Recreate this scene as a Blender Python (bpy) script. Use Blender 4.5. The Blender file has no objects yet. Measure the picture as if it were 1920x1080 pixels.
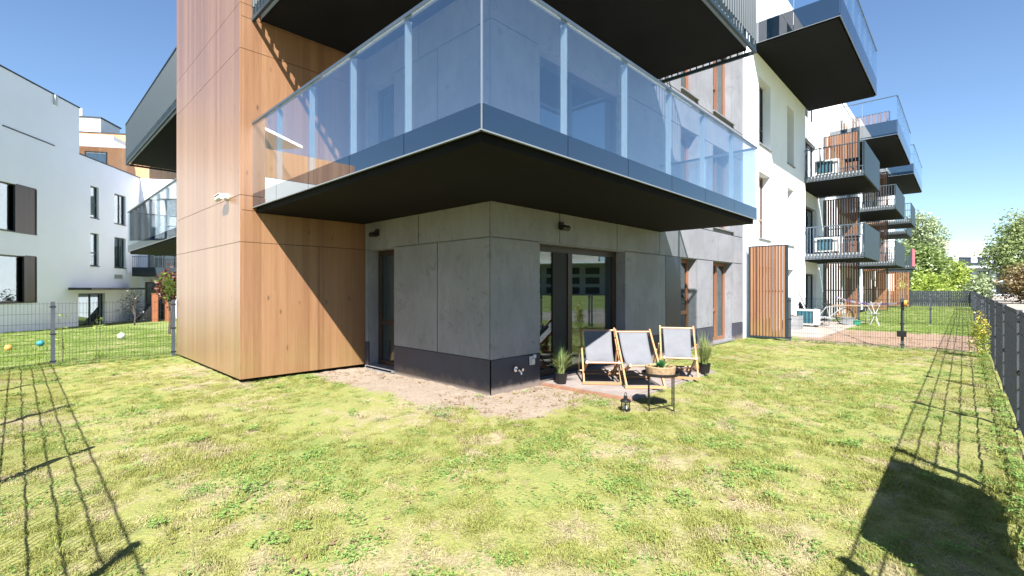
import bpy, math, random
import numpy as np
from mathutils import Vector, Matrix
from bpy.types import NodeSocket

SC = bpy.context.scene
COL = SC.collection
# ------------------------------------------------------------------ camera
CAM_YAW = math.radians(43.73)
cd = bpy.data.cameras.new('camera')
cam = bpy.data.objects.new('camera', cd)
COL.objects.link(cam)
cam.location = (0, 0, 1.5)
cam.rotation_euler = (math.radians(90), 0, CAM_YAW - math.pi / 2)
cd.sensor_width = 36.0
cd.lens = 886.0 / 1920 * 36
cd.clip_start = 0.05
cd.clip_end = 2000
SC.camera = cam
# ------------------------------------------------------------------ world, sun, exposure
SUN_T = Vector((0.712, 0.715, -1.0)).normalized()
wd = bpy.data.worlds.new('World')
SC.world = wd
wd.use_nodes = True
wn = wd.node_tree
bg = wn.nodes['Background']
sky = wn.nodes.new('ShaderNodeTexSky')
sky.sky_type = 'NISHITA'
sky.sun_disc = False
sky.sun_elevation = math.asin(-SUN_T.z)
sky.sun_rotation = math.atan2(-SUN_T.x, -SUN_T.y)
sky.altitude = 100
sky.air_density = 1.0
sky.dust_density = 0.0
sky.ozone_density = 4.4
wn.links.new(sky.outputs[0], bg.inputs[0])
bg.inputs[1].default_value = 0.054
sl = bpy.data.lights.new('sun', 'SUN')
sl.energy = 5.0
sl.angle = math.radians(0.55)
sl.color = (1.0, 0.97, 0.92)
sun = bpy.data.objects.new('sun', sl)
sun.location = (-10, -10, 14)
sun.rotation_euler = SUN_T.to_track_quat('-Z', 'Y').to_euler()
COL.objects.link(sun)
SC.view_settings.view_transform = 'Standard'
SC.view_settings.look = 'None'
SC.view_settings.gamma = 1.0
SC.view_settings.use_curve_mapping = False
SC.view_settings.exposure = 1.88
SC.cycles.max_bounces = 8
SC.cycles.transparent_max_bounces = 16

rnd = random.Random(7)
rng = np.random.default_rng(7)


# ================================================================== node helpers
def nd(nt, t, ins=None, **attrs):
    n = nt.nodes.new(t)
    for k, v in attrs.items():
        setattr(n, k, v)
    for k, v in (ins or {}).items():
        if isinstance(v, NodeSocket):
            nt.links.new(v, n.inputs[k])
        else:
            n.inputs[k].default_value = v
    return n


def ma(nt, op, a, b=0.0, clamp=False):
    return nd(nt, 'ShaderNodeMath', {0: a, 1: b}, operation=op, use_clamp=clamp).outputs[0]


ALB = 0.62   # all base colours are written for a brighter exposure and brought to real-world values here


def mixc(nt, f, a, b, blend='MIX'):
    n = nd(nt, 'ShaderNodeMix', {0: f}, data_type='RGBA', blend_type=blend)
    for i, v in ((6, a), (7, b)):
        if isinstance(v, NodeSocket):
            nt.links.new(v, n.inputs[i])
        else:
            n.inputs[i].default_value = (v[0] * ALB, v[1] * ALB, v[2] * ALB, 1)
    return n.outputs[2]


def smooth(nt, v, lo, hi):
    n = nd(nt, 'ShaderNodeMapRange', {0: v, 1: lo, 2: hi, 3: 0.0, 4: 1.0}, interpolation_type='SMOOTHSTEP')
    return n.outputs[0]


def noise(nt, vec, scale, detail=4.0, rough=0.55, dist=0.0):
    return nd(nt, 'ShaderNodeTexNoise', {'Vector': vec, 'Scale': scale, 'Detail': detail, 'Roughness': rough,
                                         'Distortion': dist}).outputs[0]


def stretch(nt, vec, sx, sy, sz):
    return nd(nt, 'ShaderNodeMapping', {'Vector': vec, 'Scale': (sx, sy, sz)}).outputs[0]


def newmat(name):
    m = bpy.data.materials.new(name)
    m.use_nodes = True
    nt = m.node_tree
    b = nt.nodes['Principled BSDF']
    pos = nd(nt, 'ShaderNodeNewGeometry').outputs['Position']
    return m, nt, b, pos


MATS = {}


def mat(name, c, rough=0.6, metal=0.0, var=0.12, scale=6.0, bump=0.0, bscale=60.0, spec=0.5, emit=None):
    """plain surface with slight uneven colour, roughness and fine relief"""
    m, nt, b, pos = newmat(name)
    n1 = noise(nt, pos, scale, 5.0, 0.6)
    if metal > 0.5:
        c = tuple(x / ALB for x in c)
    lo = tuple(x * (1 - var) for x in c)
    hi = tuple(x * (1 + var) for x in c)
    col = mixc(nt, smooth(nt, n1, 0.3, 0.7), lo, hi)
    nt.links.new(col, b.inputs['Base Color'])
    r = ma(nt, 'ADD', ma(nt, 'MULTIPLY', n1, 0.16), rough - 0.08, True)
    nt.links.new(r, b.inputs['Roughness'])
    b.inputs['Metallic'].default_value = metal
    b.inputs['Specular IOR Level'].default_value = spec
    if bump:
        n2 = noise(nt, pos, bscale, 3.0)
        bp = nd(nt, 'ShaderNodeBump', {'Strength': bump, 'Distance': 0.01, 'Height': n2})
        nt.links.new(bp.outputs[0], b.inputs['Normal'])
    MATS[name] = m
    return m


def mat_concrete():
    m, nt, b, pos = newmat('architectural_concrete')
    big = noise(nt, pos, 1.3, 6.0, 0.6)
    mid = noise(nt, stretch(nt, pos, 1, 1, 0.35), 9.0, 5.0, 0.65, 0.6)
    blot = noise(nt, pos, 6.5, 2.0, 0.4, 1.2)
    fine = noise(nt, pos, 90.0, 3.0, 0.6)
    streak = noise(nt, stretch(nt, pos, 14, 14, 0.5), 1.0, 4.0, 0.6)
    col = mixc(nt, smooth(nt, big, 0.3, 0.7), (0.252, 0.254, 0.285), (0.328, 0.330, 0.364))
    col = mixc(nt, ma(nt, 'MULTIPLY', smooth(nt, mid, 0.42, 0.72), 0.32), col, (0.165, 0.167, 0.17))
    col = mixc(nt, ma(nt, 'MULTIPLY', smooth(nt, blot, 0.65, 0.72), 0.38), col, (0.11, 0.111, 0.114))
    col = mixc(nt, ma(nt, 'MULTIPLY', smooth(nt, streak, 0.52, 0.75), 0.25), col, (0.34, 0.34, 0.34))
    col = mixc(nt, ma(nt, 'MULTIPLY', smooth(nt, fine, 0.45, 0.8), 0.3), col, (0.17, 0.17, 0.17))
    nt.links.new(col, b.inputs['Base Color'])
    b.inputs['Roughness'].default_value = 0.62
    hgt = ma(nt, 'ADD', ma(nt, 'MULTIPLY', mid, 0.6), ma(nt, 'MULTIPLY', fine, 0.4))
    nt.links.new(nd(nt, 'ShaderNodeBump', {'Strength': 0.25, 'Distance': 0.01, 'Height': hgt}).outputs[0],
                 b.inputs['Normal'])
    return m


def mat_wood(name, dark, light, plank=0.13, rough=0.36, knots=True, coat=0.0):
    m, nt, b, pos = newmat(name)
    sp = nd(nt, 'ShaderNodeSeparateXYZ', {0: pos})
    along = ma(nt, 'ADD', sp.outputs[0], sp.outputs[1])
    sid = ma(nt, 'FLOOR', ma(nt, 'DIVIDE', along, plank))
    wn_ = nd(nt, 'ShaderNodeTexWhiteNoise', {'W': sid}, noise_dimensions='1D')
    tone = wn_.outputs['Value']
    shifted = nd(nt, 'ShaderNodeCombineXYZ', {0: ma(nt, 'MULTIPLY', along, 1.0), 1: ma(nt, 'MULTIPLY', sid, 7.3),
                                              2: ma(nt, 'ADD', sp.outputs[2], ma(nt, 'MULTIPLY', tone, 9.0))}).outputs[0]
    grain = noise(nt, stretch(nt, shifted, 90, 1, 1.6), 1.0, 5.0, 0.65, 1.2)
    broad = noise(nt, stretch(nt, shifted, 14, 1, 0.45), 1.0, 3.0, 0.5, 0.5)
    f = ma(nt, 'ADD', ma(nt, 'MULTIPLY', tone, 0.28), ma(nt, 'ADD', ma(nt, 'MULTIPLY', grain, 0.56),
                                                        ma(nt, 'MULTIPLY', broad, 0.42)))
    col = mixc(nt, smooth(nt, f, 0.38, 0.95), dark, light)
    if knots:
        v = nd(nt, 'ShaderNodeTexVoronoi', {'Vector': stretch(nt, shifted, 6.5, 1, 2.6), 'Scale': 1.0, 'Randomness': 1.0})
        d = v.outputs['Distance']
        pick = nd(nt, 'ShaderNodeSeparateColor', {0: v.outputs['Color']}).outputs[0]
        kn = ma(nt, 'MULTIPLY', smooth(nt, d, 0.17, 0.05), ma(nt, 'GREATER_THAN', pick, 0.55))
        col = mixc(nt, ma(nt, 'MULTIPLY', kn, 0.7), col, tuple(x * 0.3 for x in dark))
    low = smooth(nt, sp.outputs[2], 1.5, 0.1)
    alg = ma(nt, 'MULTIPLY', low, smooth(nt, noise(nt, pos, 1.6, 3.0), 0.35, 0.7))
    col = mixc(nt, ma(nt, 'MULTIPLY', alg, 0.28), col, (0.30, 0.25, 0.07))
    nt.links.new(col, b.inputs['Base Color'])
    nt.links.new(ma(nt, 'ADD', ma(nt, 'MULTIPLY', grain, 0.2), rough - 0.1), b.inputs['Roughness'])
    nt.links.new(nd(nt, 'ShaderNodeBump', {'Strength': 0.12, 'Distance': 0.004, 'Height': grain}).outputs[0],
                 b.inputs['Normal'])
    b.inputs['Coat Weight'].default_value = coat
    b.inputs['Coat Roughness'].default_value = 0.42
    b.inputs['Coat IOR'].default_value = 1.55
    return m


def mat_glass(name, tint, refl, rcol, ior=1.45):
    """clear pane: part mirror (coated float glass), part see-through"""
    m = bpy.data.materials.new(name)
    m.use_nodes = True
    nt = m.node_tree
    nt.nodes.clear()
    out = nd(nt, 'ShaderNodeOutputMaterial')
    tr = nd(nt, 'ShaderNodeBsdfTransparent', {0: (*tint, 1)})
    gl = nd(nt, 'ShaderNodeBsdfGlossy', {'Color': (*rcol, 1), 'Roughness': 0.0})
    fc = nd(nt, 'ShaderNodeLayerWeight', {'Blend': 0.5}).outputs['Facing']
    f = ma(nt, 'ADD', ma(nt, 'MULTIPLY', ma(nt, 'POWER', fc, 4.5), 1.0 - refl), refl, True)
    mx = nd(nt, 'ShaderNodeMixShader', {0: f, 1: tr.outputs[0], 2: gl.outputs[0]})
    nt.links.new(mx.outputs[0], out.inputs[0])
    return m


def mat_leaf(name, c1, c2, trans=0.35):
    m = bpy.data.materials.new(name)
    m.use_nodes = True
    nt = m.node_tree
    nt.nodes.clear()
    out = nd(nt, 'ShaderNodeOutputMaterial')
    g = nd(nt, 'ShaderNodeNewGeometry')
    col = mixc(nt, g.outputs['Random Per Island'], c1, c2)
    d = nd(nt, 'ShaderNodeBsdfDiffuse', {0: col})
    t = nd(nt, 'ShaderNodeBsdfTranslucent', {0: col})
    gl = nd(nt, 'ShaderNodeBsdfGlossy', {'Roughness': 0.45})
    m1 = nd(nt, 'ShaderNodeMixShader', {0: trans, 1: d.outputs[0], 2: t.outputs[0]})
    m2 = nd(nt, 'ShaderNodeMixShader', {0: 0.04, 1: m1.outputs[0], 2: gl.outputs[0]})
    nt.links.new(m2.outputs[0], out.inputs[0])
    return m


def lawn_colour(nt, pos):
    """patchy spring lawn: straw, yellow green, fresh green"""
    sp = nd(nt, 'ShaderNodeSeparateXYZ', {0: pos})
    p2 = nd(nt, 'ShaderNodeCombineXYZ', {0: sp.outputs[0], 1: sp.outputs[1], 2: 0.0}).outputs[0]
    a = noise(nt, p2, 0.75, 4.0, 0.6, 0.4)
    b_ = noise(nt, p2, 3.6, 4.0, 0.65, 0.5)
    f = ma(nt, 'ADD', ma(nt, 'MULTIPLY', a, 0.55), ma(nt, 'MULTIPLY', b_, 0.5))
    c = mixc(nt, smooth(nt, f, 0.38, 0.53), (0.52, 0.43, 0.275), (0.375, 0.385, 0.112))
    c = mixc(nt, smooth(nt, f, 0.52, 0.72), c, (0.215, 0.315, 0.07))
    # the neighbours' watered lawns are greener
    far = ma(nt, 'MAXIMUM', smooth(nt, sp.outputs[1], 12.3, 13.2), smooth(nt, sp.outputs[0], 14.8, 15.6))
    c = mixc(nt, ma(nt, 'MULTIPLY', far, 0.8), c, (0.215, 0.335, 0.075))
    return c


SOIL = [(3.55, 4.7, 4.6, 8.45), (3.9, 5.75, 3.62, 4.9), (15.1, 20.5, -0.6, 3.4)]
PATH = (17, 140, -9.0, -0.75)


def mat_ground():
    m, nt, b, pos = newmat('ground_turf_and_soil')
    sp = nd(nt, 'ShaderNodeSeparateXYZ', {0: pos})
    X, Y = sp.outputs[0], sp.outputs[1]

    def box(q):
        u0, u1, v0, v1 = q
        dx = ma(nt, 'SUBTRACT', ma(nt, 'ABSOLUTE', ma(nt, 'SUBTRACT', X, (u0 + u1) / 2)), (u1 - u0) / 2)
        dy = ma(nt, 'SUBTRACT', ma(nt, 'ABSOLUTE', ma(nt, 'SUBTRACT', Y, (v0 + v1) / 2)), (v1 - v0) / 2)
        return ma(nt, 'MAXIMUM', dx, dy)
    d = box(SOIL[0])
    for q in SOIL[1:]:
        d = ma(nt, 'MINIMUM', d, box(q))
    wob = noise(nt, pos, 3.0, 5.0, 0.7)
    dn = ma(nt, 'ADD', d, ma(nt, 'MULTIPLY', ma(nt, 'SUBTRACT', wob, 0.5), 0.9))
    soil = smooth(nt, dn, 0.14, -0.06)
    pth = smooth(nt, ma(nt, 'ADD', box(PATH), ma(nt, 'MULTIPLY', ma(nt, 'SUBTRACT', wob, 0.5), 1.0)), 0.2, -0.2)
    c = lawn_colour(nt, pos)
    thatch = noise(nt, pos, 45.0, 4.0, 0.7)
    c = mixc(nt, ma(nt, 'MULTIPLY', smooth(nt, thatch, 0.36, 0.62), 0.6), c, (0.24, 0.225, 0.10))
    grit = noise(nt, pos, 130.0, 2.0, 0.7)
    c = mixc(nt, ma(nt, 'MULTIPLY', smooth(nt, grit, 0.5, 0.7), 0.45), c, (0.16, 0.16, 0.06))
    c = mixc(nt, ma(nt, 'MULTIPLY', smooth(nt, grit, 0.42, 0.28), 0.5), c, (0.62, 0.55, 0.36))
    bare = noise(nt, pos, 2.1, 5.0, 0.65)
    c = mixc(nt, ma(nt, 'MULTIPLY', smooth(nt, bare, 0.62, 0.72), 0.6), c, (0.30, 0.23, 0.15))
    fs = noise(nt, pos, 26.0, 6.0, 0.7)
    sc_ = mixc(nt, smooth(nt, fs, 0.3, 0.7), (0.33, 0.262, 0.20), (0.44, 0.362, 0.285))
    peb = nd(nt, 'ShaderNodeTexVoronoi', {'Vector': pos, 'Scale': 38.0})
    sc_ = mixc(nt, ma(nt, 'MULTIPLY', smooth(nt, peb.outputs['Distance'], 0.26, 0.1), 0.35), sc_, (0.26, 0.19, 0.13))
    crumbs = noise(nt, pos, 7.0, 6.0, 0.75)
    sc_ = mixc(nt, ma(nt, 'MULTIPLY', smooth(nt, crumbs, 0.57, 0.66), 0.55), sc_, (0.24, 0.165, 0.10))
    damp = smooth(nt, X, 14.8, 16.0)
    sc_ = mixc(nt, ma(nt, 'MULTIPLY', damp, 0.8), sc_, (0.34, 0.225, 0.16))
    c = mixc(nt, soil, c, sc_)
    c = mixc(nt, pth, c, mixc(nt, fs, (0.33, 0.29, 0.25), (0.48, 0.43, 0.38)))
    nt.links.new(c, b.inputs['Base Color'])
    b.inputs['Roughness'].default_value = 0.95
    b.inputs['Specular IOR Level'].default_value = 0.1
    hh = ma(nt, 'ADD', ma(nt, 'MULTIPLY', fs, 0.6), ma(nt, 'MULTIPLY', thatch, 0.6))
    nt.links.new(nd(nt, 'ShaderNodeBump', {'Strength': 0.7, 'Distance': 0.025, 'Height': hh}).outputs[0], b.inputs['Normal'])
    return m


def mat_blade(name, gain, green=None, trans=0.3):
    m = bpy.data.materials.new(name)
    m.use_nodes = True
    nt = m.node_tree
    nt.nodes.clear()
    out = nd(nt, 'ShaderNodeOutputMaterial')
    g = nd(nt, 'ShaderNodeNewGeometry')
    if green is None:
        c = lawn_colour(nt, g.outputs['Position'])
    else:
        c = mixc(nt, g.outputs['Random Per Island'], green, tuple(x * 1.5 for x in green))
    j = nd(nt, 'ShaderNodeMapRange', {0: g.outputs['Random Per Island'], 3: 0.78 * gain, 4: 1.3 * gain}).outputs[0]
    hsv = nd(nt, 'ShaderNodeHueSaturation', {'Value': j, 'Color': c}).outputs[0]
    d = nd(nt, 'ShaderNodeBsdfDiffuse', {0: hsv})
    t = nd(nt, 'ShaderNodeBsdfTranslucent', {0: hsv})
    m1 = nd(nt, 'ShaderNodeMixShader', {0: trans, 1: d.outputs[0], 2: t.outputs[0]})
    nt.links.new(m1.outputs[0], out.inputs[0])
    return m


CONC = mat_concrete()
WOOD = mat_wood('timber_panel_board', (0.25, 0.112, 0.048), (0.42, 0.225, 0.112), rough=0.40, coat=1.0)
SLATW = mat_wood('slat_timber', (0.22, 0.09, 0.042), (0.43, 0.215, 0.11), plank=0.09, rough=0.5, knots=False)
BROWNBOARD = mat_wood('brown_shutter_board', (0.055, 0.032, 0.022), (0.11, 0.062, 0.04), plank=0.12, rough=0.5, knots=False)
BAND = mat_wood('roof_level_timber', (0.42, 0.20, 0.09), (0.62, 0.36, 0.19), plank=0.2, rough=0.5, knots=False)
WHITE = mat('white_render', (1.19, 1.22, 1.28), 0.85, var=0.025, scale=1.2, bump=0.08, bscale=160)
WHITE2 = mat('pale_render', (1.22, 1.22, 1.33), 0.85, var=0.02, scale=0.5, bump=0.06, bscale=120)
PLINTH = mat('plinth_paint', (0.050, 0.055, 0.088), 0.6, var=0.18, scale=3.0, bump=0.15, bscale=70)
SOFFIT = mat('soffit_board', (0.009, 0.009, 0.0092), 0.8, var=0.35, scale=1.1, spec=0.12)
SLABEDGE = mat('slab_edge', (0.62, 0.62, 0.60), 0.7, var=0.06)
ANTH = mat('anthracite_metal', (0.024, 0.045, 0.061), 0.5, 0.0, var=0.08, scale=4, spec=0.3)
FENCEM = mat('fence_coating', (0.062, 0.076, 0.095), 0.5, 0.0, var=0.1)
MESHM = mat('fence_wire', (0.022, 0.026, 0.030), 0.6, 0.0, var=0.1, spec=0.2)
STEEL = mat('brushed_aluminium', (0.60, 0.63, 0.66), 0.32, 0.85, var=0.06)
RAILM = mat('rail_metal', (0.12, 0.15, 0.18), 0.3, 0.7, var=0.08)
BLACKM = mat('black_metal', (0.018, 0.018, 0.019), 0.42, 0.3, var=0.15)
BLACKG = mat('black_recess', (0.012, 0.012, 0.012), 0.7)
FRAMEW = mat_wood('window_timber', (0.22, 0.085, 0.04), (0.36, 0.15, 0.075), plank=0.5, rough=0.4, knots=False)
FRAMED = mat('dark_window_frame', (0.03, 0.032, 0.036), 0.45)
FRAMEB = mat('dark_brown_frame', (0.045, 0.022, 0.014), 0.42, var=0.2)
GRAYPANEL = mat('dark_glossy_panel', (0.028, 0.042, 0.070), 0.3, var=0.05)
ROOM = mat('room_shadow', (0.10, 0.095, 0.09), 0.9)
CURTAIN = mat('curtain_cloth', (0.55, 0.53, 0.49), 0.9, var=0.1, scale=12)
SILLM = mat('sill_metal', (0.30, 0.31, 0.33), 0.45, 0.2)
GLASS = mat_glass('balustrade_glass', (0.93, 0.96, 0.97), 0.215, (0.91, 0.97, 1.0))
GLASSW = mat_glass('window_glass', (0.62, 0.70, 0.68), 0.16, (0.86, 0.95, 1.0))
ENAMEL = mat('enamelled_glass', (0.004, 0.014, 0.030), 0.04, var=0.02, spec=0.9)
ENAMEL.node_tree.nodes['Principled BSDF'].inputs['IOR'].default_value = 2.0
for l_ in list(ENAMEL.node_tree.links):
    if l_.to_socket.name == 'Roughness':
        ENAMEL.node_tree.links.remove(l_)
ENAMEL.node_tree.nodes['Principled BSDF'].inputs['Roughness'].default_value = 0.02
FIN = mat('post_metal', (0.42, 0.50, 0.56), 0.4, 0.0, var=0.04)
PAVER = mat('terrace_paver', (0.335, 0.28, 0.255), 0.85, var=0.13, scale=3.5, bump=0.25, bscale=90)
EDGING = mat('timber_edging', (0.36, 0.185, 0.115), 0.7, var=0.2, scale=9)
GROUND = mat_ground()
BARK = mat('bark', (0.10, 0.075, 0.055), 0.9, var=0.3, scale=12, bump=0.6, bscale=30)
WHITEP = mat('white_plastic', (0.80, 0.80, 0.78), 0.4, var=0.03)
CHROME = mat('chrome', (0.72, 0.72, 0.72), 0.15, 1.0, var=0.03)
CANVAS = mat('grey_canvas', (0.185, 0.19, 0.212), 0.9, var=0.07, scale=5, bump=0.12, bscale=220)
CHAIRW = mat_wood('chair_beech', (0.42, 0.21, 0.095), (0.60, 0.345, 0.18), plank=0.05, rough=0.45, knots=False)
WICKER = mat('wicker', (0.46, 0.31, 0.17), 0.7, var=0.3, scale=40, bump=0.8, bscale=90)
LANTERNGL = mat_glass('lantern_glass', (0.85, 0.87, 0.88), 0.06, (0.95, 0.97, 1.0))
WAX = mat('candle_wax', (0.75, 0.72, 0.65), 0.5)
REFLG = mat('grille_blue_reflection', (0.04, 0.15, 0.20), 0.4)  # blue reflection painted into the grille colour
TRIMM = mat('trim_metal', (0.22, 0.25, 0.28), 0.4, 0.0, var=0.05)
FLATW = mat('distant_render', (0.62, 0.66, 0.74), 0.85, var=0.05)
CREAM = mat('cream_render', (0.80, 0.74, 0.62), 0.85, var=0.05)
FLOORT = mat('balcony_tile', (0.75, 0.74, 0.72), 0.7, var=0.08, scale=4)
GREYP = mat('grey_planter', (0.30, 0.31, 0.32), 0.6)


# ================================================================== mesh helpers
class MB:
    def __init__(self):
        self.v = []
        self.f = []

    def hexa(self, p):
        """8 points: bottom ring 0-3, top ring 4-7"""
        n = len(self.v)
        self.v += [tuple(q) for q in p]
        for a in ((3, 2, 1, 0), (4, 5, 6, 7), (0, 1, 5, 4), (1, 2, 6, 5), (2, 3, 7, 6), (3, 0, 4, 7)):
            self.f.append(tuple(n + i for i in a))
        return self

    def box(self, x0, x1, y0, y1, z0, z1):
        x0, x1 = sorted((x0, x1)); y0, y1 = sorted((y0, y1)); z0, z1 = sorted((z0, z1))
        return self.hexa([(x0, y0, z0), (x1, y0, z0), (x1, y1, z0), (x0, y1, z0),
                          (x0, y0, z1), (x1, y0, z1), (x1, y1, z1), (x0, y1, z1)])

    def fbox(self, fr, s0, s1, z0, z1, n0, n1):
        """box in a facade frame: s along, z up, n outward"""
        s0, s1 = sorted((s0, s1)); n0, n1 = sorted((n0, n1))
        P = [fr.p(s0, n0), fr.p(s1, n0), fr.p(s1, n1), fr.p(s0, n1)]
        a = (P[1][0] - P[0][0]) * (P[2][1] - P[1][1]) - (P[1][1] - P[0][1]) * (P[2][0] - P[1][0])
        if a < 0:
            P = P[::-1]
        return self.hexa([(x, y, z0) for x, y in P] + [(x, y, z1) for x, y in P])

    def bar(self, a, b, w, h=None, up=(0, 0, 1)):
        """rectangular bar from a to b"""
        a = Vector(a); b = Vector(b); h = h or w
        d = (b - a).normalized()
        u = Vector(up)
        if abs(d.dot(u)) > 0.98:
            u = Vector((1, 0, 0))
        s = d.cross(u).normalized() * (w / 2)
        t = s.cross(d).normalized() * (h / 2)
        return self.hexa([a - s - t, a + s - t, a + s + t, a - s + t, b - s - t, b + s - t, b + s + t, b - s + t])

    def tube(self, pts, r, n=8, cap=True):
        pts = [Vector(p) for p in pts]
        rs = r if hasattr(r, '__len__') else [r] * len(pts)
        base = len(self.v)
        ref = Vector((0, 0, 1))
        for i, p in enumerate(pts):
            d = (pts[min(i + 1, len(pts) - 1)] - pts[max(i - 1, 0)]).normalized()
            rr = ref if abs(d.dot(ref)) < 0.95 else Vector((1, 0, 0))
            s = d.cross(rr).normalized()
            t = s.cross(d)
            for k in range(n):
                a = 2 * math.pi * k / n
                self.v.append(tuple(p + (s * math.cos(a) + t * math.sin(a)) * rs[i]))
        for i in range(len(pts) - 1):
            for k in range(n):
                a = base + i * n + k
                b = base + i * n + (k + 1) % n
                self.f.append((a, b, b + n, a + n))
        if cap:
            self.f.append(tuple(base + k for k in reversed(range(n))))
            self.f.append(tuple(base + (len(pts) - 1) * n + k for k in range(n)))
        return self

    def lathe(self, prof, n=24, c=(0, 0, 0)):
        base = len(self.v)
        for r, z in prof:
            for k in range(n):
                a = 2 * math.pi * k / n
                self.v.append((c[0] + r * math.cos(a), c[1] + r * math.sin(a), c[2] + z))
        for i in range(len(prof) - 1):
            for k in range(n):
                a = base + i * n + k
                b = base + i * n + (k + 1) % n
                self.f.append((a, b, b + n, a + n))
        self.f.append(tuple(base + k for k in reversed(range(n))))
        self.f.append(tuple(base + (len(prof) - 1) * n + k for k in range(n)))
        return self

    def mesh(self, name, m, off=(0, 0, 0), smoothf=False):
        me = bpy.data.meshes.new(name)
        ox, oy, oz = off
        me.from_pydata([(x - ox, y - oy, z - oz) for x, y, z in self.v], [], self.f)
        me.materials.append(m)
        if smoothf:
            me.polygons.foreach_set('use_smooth', [True] * len(me.polygons))
        me.update()
        return me


def quadmesh(name, V, m):
    """V: (n,4,3) loose quads"""
    n = len(V)
    me = bpy.data.meshes.new(name)
    me.vertices.add(n * 4)
    me.vertices.foreach_set('co', V.reshape(-1).astype(np.float32))
    me.loops.add(n * 4)
    me.loops.foreach_set('vertex_index', np.arange(n * 4, dtype=np.int32))
    me.polygons.add(n)
    me.polygons.foreach_set('loop_start', np.arange(n, dtype=np.int32) * 4)
    me.update()
    me.validate()
    me.materials.append(m)
    return me


class Frame:
    def __init__(self, o, d, n):
        self.o, self.d, self.n = o, d, n

    def p(self, s, n):
        return (self.o[0] + self.d[0] * s + self.n[0] * n, self.o[1] + self.d[1] * s + self.n[1] * n)


ORG = {}


def thing(name, label, cat, loc, rotz=0.0, group=None):
    o = bpy.data.objects.new(name, None)
    COL.objects.link(o)
    o.location = loc
    o.rotation_euler = (0, 0, rotz)
    o.empty_display_size = 0.2
    o['label'] = label
    o['category'] = cat
    if group:
        o['group'] = group
    ORG[o.name] = tuple(loc) if rotz == 0 else (0, 0, 0)
    return o


def part(name, mb, m, parent, label=None, kind=None, smoothf=False):
    off = ORG[parent.name]
    me = mb.mesh(name, m, off, smoothf) if isinstance(mb, MB) else mb
    o = bpy.data.objects.new(name, me)
    COL.objects.link(o)
    o.parent = parent
    ORG[o.name] = off
    if label:
        o['label'] = label
    if kind:
        o['kind'] = kind
    return o


def solo(name, me, kind=None, label=None, cat=None, group=None, loc=(0, 0, 0)):
    o = bpy.data.objects.new(name, me)
    COL.objects.link(o)
    o.location = loc
    for k, v in (('kind', kind), ('label', label), ('category', cat), ('group', group)):
        if v:
            o[k] = v
    return o


def inst(name, me, parent, loc, rot=(0, 0, 0)):
    o = bpy.data.objects.new(name, me)
    COL.objects.link(o)
    o.parent = parent
    o.location = loc
    o.rotation_euler = rot
    ORG[o.name] = (0, 0, 0)
    return o


def dup(root, loc, rotz, label=None):
    r = root.copy()
    COL.objects.link(r)
    r.location = loc
    r.rotation_euler = (0, 0, rotz)
    if label:
        r['label'] = label
    for ch in list(root.children):
        c = ch.copy()
        COL.objects.link(c)
        c.parent = r
        for g in ch.children:
            d = g.copy()
            COL.objects.link(d)
            d.parent = c
    return r


def cells(rect, holes):
    """split a rectangle (s0,s1,z0,z1) around holes into boxes"""
    s0, s1, z0, z1 = rect
    xs = sorted({s0, s1, *[min(max(h[i], s0), s1) for h in holes for i in (0, 1)]})
    out = []
    for a, b in zip(xs[:-1], xs[1:]):
        if b - a < 1e-6:
            continue
        hs = sorted([h for h in holes if h[0] < b - 1e-6 and h[1] > a + 1e-6 and h[2] < z1 - 1e-6 and h[3] > z0 + 1e-6], key=lambda h: h[2])
        z = z0
        for h in hs:
            if h[2] > z + 1e-6:
                out.append((a, b, z, min(h[2], z1)))
            z = max(z, h[3])
        if z < z1 - 1e-6:
            out.append((a, b, z, z1))
    # merge horizontally
    out.sort(key=lambda c: (c[2], c[3], c[0]))
    mer = []
    for c in out:
        if mer and mer[-1][2:] == c[2:] and abs(mer[-1][1] - c[0]) < 1e-6:
            mer[-1] = (mer[-1][0], c[1], c[2], c[3])
        else:
            mer.append(c)
    return mer


# ================================================================== ground
def gz(x, y):
    t = np.clip((y - 14.0) / 24.0, 0, 1)
    s = np.clip((12.0 - x) / 4.0, 0, 1)
    return -0.88 * t * s


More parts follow.
